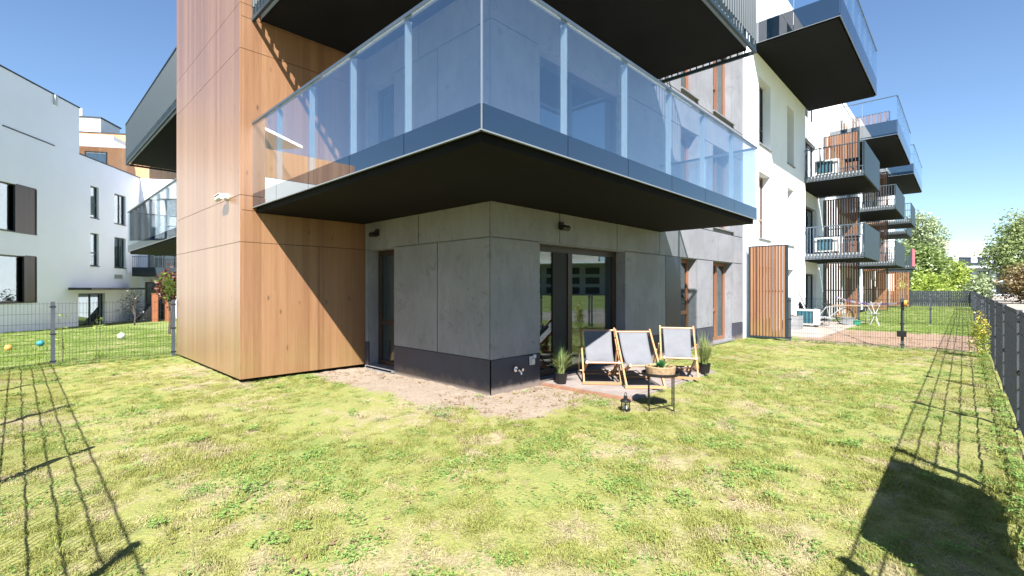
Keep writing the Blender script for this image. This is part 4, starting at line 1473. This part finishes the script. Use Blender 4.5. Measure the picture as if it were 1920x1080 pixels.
LEAF_A = mat_leaf('pale_leaf', (0.34, 0.45, 0.21), (0.64, 0.72, 0.44), 0.35)
LEAF_B = mat_leaf('mid_leaf', (0.18, 0.29, 0.07), (0.42, 0.52, 0.18), 0.45)
LEAF_E = mat_leaf('soft_leaf', (0.26, 0.37, 0.12), (0.58, 0.66, 0.29), 0.45)
LEAF_C = mat_leaf('bright_leaf', (0.33, 0.48, 0.07), (0.64, 0.74, 0.16), 0.5)
LEAF_D = mat_leaf('rust_leaf', (0.22, 0.15, 0.06), (0.36, 0.26, 0.12), 0.3)
LEAF_R = mat_leaf('red_leaf', (0.09, 0.025, 0.02), (0.22, 0.06, 0.04), 0.3)
LEAF_Y = mat_leaf('yellow_flower', (0.55, 0.46, 0.05), (0.75, 0.66, 0.12), 0.3)
TG = 'trees beyond the far fence'
tree('poplar_tree', 'pale silvery tree rising beyond the balconies and the far fence', 79.5, 3.9, 11.2, 3.7, LEAF_A, 14000, 0.15, 31, group=TG, low=0.12)
tree('broadleaf_tree', 'large green tree at the right edge beyond the fence', 75.5, -5.2, 9.2, 4.5, LEAF_E, 15000, 0.15, 32, group=TG, low=0.08)
tree('broadleaf_tree', 'round dark green shrub tree beneath the pale silvery tree', 66.0, 3.6, 6.2, 3.0, LEAF_B, 6000, 0.18, 33, group=TG, low=0.03)
tree('shrub', 'bright yellow green bush in front of the distant flats', 68.5, 1.0, 4.2, 2.5, LEAF_C, 6000, 0.16, 34, group=TG, low=0.0, cat='bush')
tree('shrub', 'low bright bush behind the corner of the far fence', 63.0, 2.4, 3.0, 2.4, LEAF_C, 4000, 0.14, 35, group=TG, low=0.0, cat='bush')
tree('shrub', 'pale green bush left of the path end', 66.0, -1.3, 2.9, 1.3, LEAF_A, 3000, 0.14, 36, group=TG, low=0.0, cat='bush')
tree('shrub', 'rust brown bush at the far end of the path', 66.0, -4.4, 3.6, 2.2, LEAF_D, 4000, 0.15, 37, group=TG, low=0.0, cat='bush')
tree('shrub', 'yellow green bush at the right edge behind the path', 64.5, -7.5, 3.4, 2.4, LEAF_C, 3500, 0.15, 38, group=TG, low=0.0, cat='bush')
tree('broadleaf_tree', 'dark green tree half hidden behind the last balconies', 72.0, 7.0, 7.5, 3.6, LEAF_B, 6000, 0.2, 39, group=TG, low=0.05)
rt_ = tree('red_leaf_tree', 'small dark red leaved tree left of the timber bay', 5.6, 30.5, 3.4, 0.85, LEAF_R, 900, 0.09, 40, z0=-0.7, low=0.45)
tree('bare_shrub', 'thin dark shrub climbing beside the entrance canopy of the left block', 5.0, 37.3, 2.3, 0.8, mat_leaf('dark_twig', (0.02, 0.025, 0.02), (0.05, 0.05, 0.04), 0.1), 350, 0.07, 41, z0=-0.85, low=0.1, cat='bush')
tree('young_tree', 'young lime green sapling tied to a pale stake near the timber bay', 4.05, 22.3, 2.3, 0.38, LEAF_C, 160, 0.07, 42, z0=-0.3, low=0.55)
for (x, y, hh, lab) in ((0.62, 13.2, 0.95, 'thin sapling with small yellow leaves behind the left fence post'),
                        (1.9, 21.0, 0.9, 'thin sapling leaning in the middle of the left lawn')):
    tree('young_sapling', lab, x, y, hh, 0.16, LEAF_C, 60, 0.03, int(hh * 100), z0=float(gz(x, y)), low=0.2, cat='sapling', group='thin saplings on the left lawn')
yf = thing('flowering_weed', 'yellow flowering plant at the foot of the right fence', 'plant', (14.2, -0.26, 0))
part('flowers', quadmesh('flowers', leaf_cloud([(0, 0, 0.55, 0.15, 0.15, 0.5, 1)], 700, 0.022, rng, 6, 0.1), LEAF_Y), None, yf, kind='stuff')
part('leaves', quadmesh('leaves', leaf_cloud([(0, 0, 0.4, 0.17, 0.17, 0.42, 1)], 500, 0.03, rng, 6, 0.1), LEAF_C), None, yf)
iv = thing('climbing_weed', 'leafy climber on the fence corner at the left edge', 'plant', (-0.36, 12.5, 0))
part('leaves', quadmesh('leaves', leaf_cloud([(0, 0, 0.55, 0.12, 0.14, 0.7, 1)], 700, 0.022, rng, 6, 0.1), LEAF_A), None, iv)

# ================================================================== left-hand block across the lawn
AL = math.radians(43.73 + 11.5)
dL = (math.cos(AL), math.sin(AL)); nL = (math.sin(AL), -math.cos(AL))
Q = (3.42, 40.55)
FA = Frame(Q, dL, nL)
A = thing('apartment_building', 'white rendered block on the left with dark windows and brown shutters', 'building', (*FA.p(0, 0), -0.9))
aopen = [(-0.40, 0.40, 2.92, 5.03), (-0.40, 0.40, 6.0, 8.05), (2.03, 3.32, 2.91, 5.02), (2.03, 3.32, 5.95, 8.03),
         (-9.4, -4.79, 4.41, 6.87), (-9.4, -4.79, 0.74, 3.19), (-1.5, 1.05, -1.0, 1.16),
         ]
aw = MB()
for c in cells((-10.6, -1.41, -1.2, 12.56), aopen):
    aw.fbox(FA, *c, -0.4, 0.0)
for c in cells((-1.41, 5.1, -1.2, 9.74), aopen):
    aw.fbox(FA, *c, -0.4, 0.0)
aw.fbox(FA, -1.76, -1.41, 9.74, 12.56, -9.0, -0.402)
part('white_wall', aw, WHITE2, A)
cp = MB().fbox(FA, -10.6, -3.5, 12.56, 12.64, -0.5, 0.03).fbox(FA, -3.38, -1.40, 12.56, 12.64, -0.5, 0.03)
cp.fbox(FA, -1.40, 5.1, 9.74, 9.81, -0.4, 0.03)
part('coping', cp, FRAMED, A)
part('shadow_gap_trim', MB().fbox(FA, -6.95, -3.47, 9.63, 9.69, 0.001, 0.03), FRAMED, A)
part('roof', MB().fbox(FA, -10.6, -1.41, 12.3, 12.5, -9, -0.41).fbox(FA, -1.40, 20, 9.3, 9.5, -14, -0.41), WHITE2, A)
part('rear_wall', MB().fbox(FA, -22, 20, -1.2, 9.29, -14.3, -14.0), WHITE2, A)
for i, (a, b, c, d) in enumerate(aopen):
    if i < 4:
        win(A, FA, a, b, c, d, 0.12, FRAMED, mull=(((a + b) / 2 + 0.1,) if b - a > 1 else ()), trans=((c + 0.85,) if b - a < 1 else ()),
            curtain=[(a + (b - a) * 0.55, b - 0.1)], sillm=FRAMED)
    elif i == 6:
        win(A, FA, a, b, c, d, 0.15, FRAMED, mull=(-0.2, 0.75), sill=False, room=WHITE2)
    else:
        win(A, FA, a, b, c, d, 0.14, FRAMEB, mull=(a + 1.5, b - 2.3), trans=((1, c + 0.8),), sillm=FRAMED, roomd=2.5)
for (a, b, c, d) in ((-6.12, -4.80, 4.42, 6.86), (-5.55, -4.80, 0.75, 3.18)):
    sh = part('shutter', MB().fbox(FA, a, b, c + 0.01, d - 0.01, -0.07, -0.02), BROWNBOARD, A)
    fr_ = MB().fbox(FA, a - 0.06, a - 0.002, c, d, -0.08, 0.012).fbox(FA, b + 0.002, b + 0.05, c, d, -0.08, 0.012)
    fr_.fbox(FA, a, b, d - 0.008, d + 0.05, -0.08, 0.012).fbox(FA, a, b, c - 0.05, c + 0.008, -0.08, 0.012)
    part('shutter_frame', fr_, FRAMED, sh)
part('entrance_canopy', MB().fbox(FA, -2.37, 3.75, 1.38, 1.52, 0.002, 1.2), FRAMED, A)
gr = part('vent_grille', MB().fbox(FA, 2.01, 2.93, 2.14, 2.44, 0.001, 0.02), WHITEP, A)
lv = MB()
for k in range(6):
    lv.fbox(FA, 2.06, 2.88, 2.17 + k * 0.043, 2.19 + k * 0.043, 0.0205, 0.03)
part('vent_slats', lv, SILLM, gr, kind='stuff')
part('drain_outlet', MB().fbox(FA, -3.55, -3.35, 12.0, 12.56, 0.001, 0.1), WHITEP, A)
# dark sloped stair wall at the end of the facade
sw = MB()
q = [(1.9, -0.9), (8.0, -0.9), (8.0, 0.36), (3.75, 0.36)]
for nn in (1.2, 1.45):
    sw.v += [(*FA.p(s, nn), z) for s, z in q]
sw.f = [(0, 1, 2, 3), (7, 6, 5, 4), (0, 4, 5, 1), (1, 5, 6, 2), (2, 6, 7, 3), (3, 7, 4, 0)]
part('stair_wall', sw, mat('dark_stair_wall', (0.03, 0.034, 0.045), 0.6), A)
# wing closing the yard
Eo = FA.p(5.1, 0)
FE = Frame(Eo, nL, (-dL[0], -dL[1]))
eopen = [(0.3, 2.4, -0.9, 1.95), (0.5, 2.6, 2.6, 4.6), (4.2, 6.0, 5.6, 7.7), (4.2, 6.0, -0.9, 1.95)]
ew = MB()
for c in cells((-0.0, 14.0, -1.2, 9.72), eopen):
    ew.fbox(FE, *c, -0.35, -0.002)
part('white_wall', ew, WHITE2, A, label='wing wall closing the yard behind the left lawn')
for (a, b, c, d) in eopen:
    win(A, FE, a, b, c, d, 0.12, FRAMED, mull=((a + b) / 2,), sill=False)
eb_ = part('balcony', MB().fbox(FE, 0.25, 6.0, 2.35, 2.62, 0.0, 1.5), FRAMED, A, label='dark balcony low on the rear wing')
part('front_panel', MB().fbox(FE, 0.25, 6.0, 2.62, 3.0, 1.46, 1.5), ANTH, eb_)
br = MB()
for k in range(48):
    br.fbox(FE, 0.27 + k * 0.12, 0.285 + k * 0.12, 3.0, 3.75, 1.47, 1.485)
part('railing_bars', br, RAILM, eb_, kind='stuff')
part('handrail', MB().fbox(FE, 0.25, 6.0, 3.75, 3.79, 1.45, 1.5), RAILM, eb_)
ub = part('balcony', MB().fbox(FE, 1.6, 7.0, 8.1, 8.5, 0.0, 1.2), WHITE2, A, label='white upper balcony on the rear wing')
part('front_panel', MB().fbox(FE, 1.6, 7.0, 8.5, 9.3, 1.15, 1.2), WHITE2, ub)
# recessed penthouse in timber with white canopy
pw = MB().fbox(FA, 16.0, 16.3, 9.4, 16.05, -14.0, -4.7)
pw.fbox(FA, 16.3, 24.0, 9.4, 16.05, -5.0, -4.7)
part('penthouse_wall', pw, BAND, A)
part('penthouse_coping', MB().fbox(FA, 15.95, 24.0, 16.05, 16.15, -14.0, -4.65), FRAMED, A)
part('penthouse_canopy', MB().fbox(FA, 13.4, 15.99, 14.75, 15.15, -14.0, -6.3), WHITE, A)
for (a, b) in ((-12.6, -11.0), (-10.0, -8.2)):
    f_ = Frame(FA.p(16.0, 0), nL, (-dL[0], -dL[1]))
    win(A, f_, a, b, 12.9, 14.3, -0.06, FRAMED, sill=False, roomd=0.05)
tpw = MB()
qq = [(5.0, 9.6), (15.8, 9.6), (15.8, 11.9), (5.0, 10.3)]
for nn in (-6.0, -5.7):
    tpw.v += [(*FA.p(s, nn), z) for s, z in qq]
tpw.f = [(0, 1, 2, 3), (7, 6, 5, 4), (0, 4, 5, 1), (1, 5, 6, 2), (2, 6, 7, 3), (3, 7, 4, 0)]
part('stair_housing', MB().fbox(FA, 17.0, 20.0, 16.0, 17.75, -12.5, -9.3), WHITE, A)
part('stair_housing_coping', MB().fbox(FA, 16.9, 20.1, 17.75, 17.87, -12.6, -9.2), FRAMED, A)
part('roof_pipe', MB().tube([(*FA.p(18, -11.5), 17.8), (*FA.p(18, -11.5), 18.9)], 0.14, 8), WHITEP, A)
# near end wing of the same block, out of frame, seen mirrored in the balustrade
NE = Frame(FA.p(-10.62, 0), (-1, 0), (0, -1))
nopen = [(3.2, 4.6, -0.9, 1.9), (1.2, 2.2, 4.0, 6.1), (5.8, 6.8, 4.0, 6.1)]
nw = MB()
for c in cells((0.0, 9.0, -1.0, 8.5), nopen):
    nw.fbox(NE, *c, -0.3, 0.0)
nw.fbox(NE, 8.7, 9.0, -1.0, 8.5, -9.0, -0.301)
part('end_wall', nw, WHITE, A)
for k in range(9):
    part('timber_panel', MB().fbox(NE, k * 1.0 + 0.005, k * 1.0 + 0.995, 8.51, 10.3, -0.3, 0.02), BAND, A)
for (a, b, c, d) in nopen:
    win(A, NE, a, b, c, d, 0.12, FRAMED, mull=((a + b) / 2,), sill=False)

# ================================================================== distant flats (beyond trees) and the ones mirrored in the door
def flats(label, cx, cy, ang, w, h, floors, seed, z0=0.0, balc=True):
    d = (math.cos(ang), math.sin(ang)); n = (math.sin(ang), -math.cos(ang))
    f = Frame((cx, cy), d, n)
    o = thing('block_of_flats', label, 'building', (cx, cy, z0))
    fh = h / floors
    op = []
    k = int(w / 4)
    for fl in range(floors):
        for i in range(k):
            s = -w / 2 + (i + 0.5) * w / k
            op.append((s - 1.5, s + 1.5, z0 + fl * fh + 0.25, z0 + fl * fh + fh * 0.78))
    mb = MB()
    for c in cells((-w / 2, w / 2, z0 - 0.5, z0 + h + 0.4), op):
        mb.fbox(f, *c, -0.4, 0.0)
    mb.fbox(f, -w / 2, -w / 2 + 0.4, z0 - 0.5, z0 + h + 0.4, -10, -0.401).fbox(f, w / 2 - 0.4, w / 2, z0 - 0.5, z0 + h + 0.4, -10, -0.401)
    part('wall', mb, FLATW, o)
    part('roof', MB().fbox(f, -w / 2 + 0.41, w / 2 - 0.41, z0 + h, z0 + h + 0.3, -10, -0.41), WHITE2, o)
    part('penthouse', MB().fbox(f, -w * 0.32, w * 0.2, z0 + h + 0.41, z0 + h + 2.7, -8.5, -2.0), CREAM, o)
    part('chimney', MB().fbox(f, -w * 0.40, -w * 0.36, z0 + h + 0.41, z0 + h + 3.3, -4, -2.5), GREYP, o)
    for (a, b, c, d_) in op:
        wn2 = part('window', MB().fbox(f, a, b, c, d_, -0.3, -0.25), FRAMED, o)
        part('pane', MB().fbox(f, a + 0.1, b - 0.1, c + 0.1, d_ - 0.1, -0.249, -0.24), GRAYPANEL, wn2)
    if balc:
        for fl in range(1, floors):
            bl = part('balcony', MB().fbox(f, -w * 0.48, w * 0.48, z0 + fl * fh - 0.1, z0 + fl * fh + 0.35, 0.002, 1.5), FLATW, o)
            part('front_panel', MB().fbox(f, -w * 0.48, w * 0.48, z0 + fl * fh + 0.351, z0 + fl * fh + 0.95, 1.42, 1.5), GRAYPANEL, bl)
    return o


flats('distant white flats with balcony bands seen between the trees', 131.0, -1.5, math.radians(43.73 - 90 + 8), 26, 8.2, 3, 1)
flats('white balcony flats across the meadow mirrored in the terrace door', 84, -52, math.radians(60), 30, 6.4, 3, 2)
flats('second white flats across the meadow mirrored in the terrace door', 100, -92, math.radians(48), 26, 9.5, 3, 3)

# ================================================================== clutter on the left lawn
for (x, y, r, c, lab) in ((2.45, 20.9, 0.11, (0.70, 0.78, 0.74), 'pale mint ball on the left lawn'),
                          (0.45, 19.4, 0.09, (0.02, 0.26, 0.30), 'teal ball on the left lawn behind the fence'),
                          (-0.18, 18.2, 0.08, (0.80, 0.42, 0.10), 'orange ball on the lawn at the left edge')):
    z = float(gz(x, y))
    prof = [(0.0, 0.0)] + [(r * math.sin(math.pi * i / 14), r - r * math.cos(math.pi * i / 14)) for i in range(1, 14)] + [(0.0, 2 * r)]
    me = MB().lathe(prof, 20, (x, y, z)).mesh('play_ball', mat('ball_colour', c, 0.5, var=0.06), (x, y, z), True)
    solo('play_ball', me, None, lab, 'ball', 'play balls on the left lawn', (x, y, z))
for (x, y, lab) in ((6.6, 40.8, 'orange brown gate post on the lawn, the left of the pair'), (7.25, 40.2, 'orange brown gate post close to the timber bay')):
    z = -0.86
    me = MB().box(-0.16, 0.16, -0.16, 0.16, 0, 1.95).box(-0.18, 0.18, -0.18, 0.18, 1.951, 1.99).mesh('gate_post', mat('post_orange', (0.40, 0.14, 0.06), 0.6))
    solo('gate_post', me, None, lab, 'post', 'orange gate posts', (x, y, z))


# ================================================================== neighbour's terrace
t2 = bpy.data.objects.new('neighbour_terrace', MB().box(16.4, 25.6, 3.1, VC + 0.3, -0.06, 0.03).mesh('neighbour_terrace', mat('neighbour_paving', (0.42, 0.35, 0.30), 0.85, var=0.12, scale=2)))
COL.objects.link(t2); t2['kind'] = 'structure'


def ac_unit(x, y, z, rot, label):
    o = thing('air_conditioner', label, 'air conditioner', (x, y, z), rot, 'outdoor air conditioner units')
    part('casing', MB().box(-0.4, 0.4, -0.15, 0.15, 0.08, 0.66), WHITEP, o)
    part('grille', MB().box(-0.30, 0.22, -0.165, -0.151, 0.14, 0.60), REFLG, o)
    g = MB()
    for k in range(5):
        g.box(-0.29 + k * 0.124, -0.27 + k * 0.124, -0.176, -0.166, 0.14, 0.60)
    part('grille_bars', g, BLACKM, o, kind='stuff')
    for s in (-0.3, 0.3):
        part('foot', MB().box(s - 0.04, s + 0.04, -0.18, 0.18, 0.0, 0.079), BLACKM, o)
    return o


ac_unit(20.85, 4.33, 0.03, -math.pi / 2, 'white air conditioner unit standing on the neighbour terrace')
ac_unit(22.85, 4.05, 2.9, -math.pi / 2, 'white air conditioner with a painted blue reflection on its grille on the nearest lower balcony')
ac_unit(22.85, 4.05, 6.05, -math.pi / 2, 'white air conditioner with a painted blue reflection on its grille on the nearest upper balcony')
o = thing('planter_box', 'plain grey planter box against the wall behind the divider fence', 'planter', (19.2, 4.35, 0.03))
part('tub', MB().box(18.9, 19.6, 4.2, 4.62, 0.03, 0.5), GREYP, o)
part('soil', MB().box(18.93, 19.57, 4.23, 4.59, 0.5, 0.506), BARK, o)


def bicycle(x, y, rot):
    o = thing('bicycle', 'white bicycle parked among the clutter on the neighbour terrace', 'bicycle', (x, y, 0.03), rot)
    for wx in (-0.5, 0.5):
        ring = [(wx + 0.32 * math.cos(2 * math.pi * i / 24), 0, 0.33 + 0.32 * math.sin(2 * math.pi * i / 24)) for i in range(25)]
        w = part('wheel', MB().tube(ring, 0.02, 6, cap=False), BLACKM, o)
        sp = MB()
        for k in range(8):
            a = k * math.pi / 4
            sp.bar((wx, 0, 0.33), (wx + 0.31 * math.cos(a), 0, 0.33 + 0.31 * math.sin(a)), 0.006)
        part('spokes', sp, STEEL, w, kind='stuff')
    fr_ = MB()
    for a, b in (((-0.5, 0.33), (-0.08, 0.30)), ((-0.08, 0.30), (-0.2, 0.80)), ((-0.5, 0.33), (-0.19, 0.72)), ((-0.19, 0.70), (0.36, 0.74)), ((-0.08, 0.30), (0.38, 0.66)), ((0.5, 0.33), (0.35, 0.90))):
        fr_.tube([(a[0], 0, a[1]), (b[0], 0, b[1])], 0.018, 6)
    part('frame', fr_, GREYP, o)
    part('saddle', MB().box(-0.33, -0.08, -0.06, 0.06, 0.80, 0.85), BLACKM, o)
    part('handlebar', MB().tube([(0.30, -0.26, 0.93), (0.36, 0, 0.95), (0.30, 0.26, 0.93)], 0.014, 6), BLACKM, o)


bicycle(22.6, 3.85, -0.9)
o = thing('sun_lounger', 'folding lounger with raised dark back on the neighbour terrace', 'lounger', (21.7, 4.2, 0.03))
part('seat', MB().bar((21.6, 4.5, 0.35), (22.0, 3.7, 0.33), 0.55, 0.04), GREYP, o)
part('backrest', MB().bar((21.6, 4.5, 0.35), (21.5, 4.75, 0.95), 0.55, 0.04), BLACKM, o)
for (x, y) in ((21.4, 4.4), (21.8, 4.5), (21.75, 3.8), (22.2, 3.85)):
    part('leg', MB().bar((x, y, 0.03), (x, y, 0.33), 0.03), STEEL, o)
o = thing('wall_broom', 'dark broom handle leaning on the white wall by the lounger', 'broom', (21.0, 4.5, 0.03))
part('handle', MB().tube([(21.6, 4.35, 0.25), (21.0, 4.66, 1.35)], 0.018, 6), BLACKM, o)
part('head', MB().box(21.5, 21.75, 4.22, 4.42, 0.03, 0.25), GREYP, o)
o = thing('garden_table', 'white slatted garden table in front of the first timber screen', 'table', (24.6, 3.5, 0.03))
for k in range(5):
    part('table_slat', MB().box(24.2 + k * 0.17, 24.36 + k * 0.17, 2.85, 4.25, 0.74, 0.765), GREYP if k % 2 else WICKER, o)
for (x, y) in ((24.25, 2.95), (24.95, 2.95), (24.25, 4.15), (24.95, 4.15)):
    part('leg', MB().bar((x, y, 0.03), (x + 0.03, y, 0.739), 0.025), GREYP, o)
o = thing('folding_chair', 'white wire folding chair leaning on the neighbour lawn', 'chair', (23.9, 2.62, 0.0))
for (a, b) in (((23.8, 2.45, 0.0), (24.0, 2.75, 0.95)), ((23.8, 2.75, 0.0), (24.0, 2.40, 0.95)), ((24.1, 2.50, 0.0), (23.9, 2.85, 0.80)), ((24.1, 2.80, 0.0), (23.9, 2.45, 0.80))):
    part('leg', MB().tube([a, b], 0.012, 6), SLABEDGE, o)
part('seat', MB().box(23.8, 24.15, 2.45, 2.80, 0.45, 0.47), GREYP, o)
part('backrest', MB().box(23.97, 24.0, 2.45, 2.75, 0.80, 0.9), SLABEDGE, o)
o = thing('storage_crate', 'grey storage crate on the neighbour terrace beside the bicycle', 'crate', (23.25, 3.4, 0.03))
part('body', MB().box(23.0, 23.5, 3.2, 3.6, 0.03, 0.28), GREYP, o)
part('rim', MB().box(22.98, 23.52, 3.18, 3.62, 0.281, 0.30), GREYP, o)
o = thing('storage_crate', 'small green plastic crate in front of the neighbour bicycle', 'crate', (23.27, 3.08, 0.03))
GREENP = mat('green_plastic', (0.03, 0.30, 0.16), 0.5)
part('body', MB().box(23.1, 23.45, 3.0, 3.17, 0.03, 0.18), GREENP, o)
part('rim', MB().box(23.085, 23.465, 2.985, 3.176, 0.181, 0.20), GREENP, o)
o = thing('post_reel', 'orange hose reel near the top of the middle divider post', 'hose reel', (15.05, 1.1, 1.1))
part('reel', MB().tube([(15.02, 1.06, 1.13), (15.02, 1.0, 1.13)], 0.075, 14), mat('orange_plastic', (0.80, 0.33, 0.06), 0.5), o)
part('hub', MB().tube([(15.02, 0.999, 1.13), (15.02, 0.98, 1.13)], 0.03, 10), BLACKM, o)
o = thing('post_box', 'black box strapped low on the middle divider post', 'box', (15.01, 1.1, 0.30))
part('box', MB().box(14.98, 15.04, 1.02, 1.2, 0.30, 0.44), BLACKM, o)
part('strap', MB().box(15.0, 15.03, 1.09, 1.12, 0.441, 1.05), BLACKM, o)
o = thing('tape_line', 'purple and white tape strung across the neighbour garden', 'tape', (20.0, 2.0, 1.0))
tpm = [mat('tape_violet', (0.13, 0.06, 0.38), 0.6), mat('tape_white', (0.7, 0.65, 0.7), 0.6), mat('tape_red', (0.55, 0.06, 0.10), 0.6)]
pA, pB = Vector((21.6, 3.55, 1.16)), Vector((15.2, 1.12, 1.12))
for k in range(22):
    a = pA.lerp(pB, k / 22); b = pA.lerp(pB, (k + 1) / 22)
    a.z -= 0.12 * math.sin(math.pi * k / 22); b.z -= 0.12 * math.sin(math.pi * (k + 1) / 22)
    part('tape_strip', MB().bar(a, b, 0.012, 0.05), tpm[(0, 1, 1, 2, 1, 0)[k % 6]], o)
o = thing('beach_towel', 'pink towel hung over the front of a far lower balcony', 'towel', (42.0, 2.45, 4.05))
part('cloth', MB().box(41.2, 42.5, 2.44, 2.495, 2.95, 4.11), mat('towel_pink', (0.72, 0.16, 0.20), 0.9), o)
# chairs and bits on the two nearest balconies
for zz, lab in ((2.9, 'small dark folding table with chair on the nearest lower balcony'), (6.05, 'small dark folding table with chair on the nearest upper balcony')):
    o = thing('balcony_table', lab, 'table', (23.6, 3.3, zz), group='balcony tables')
    part('table_top', MB().box(23.3, 23.9, 3.05, 3.55, zz + 0.68, zz + 0.71), BLACKM, o)
    for (x, y) in ((23.35, 3.1), (23.85, 3.1), (23.35, 3.5), (23.85, 3.5)):
        part('leg', MB().bar((x, y, zz), (x, y, zz + 0.679), 0.025), BLACKM, o)
    part('hinge_rail', MB().box(23.3, 23.9, 3.28, 3.32, zz + 0.35, zz + 0.38), BLACKM, o)

print('objects', len(bpy.data.objects))
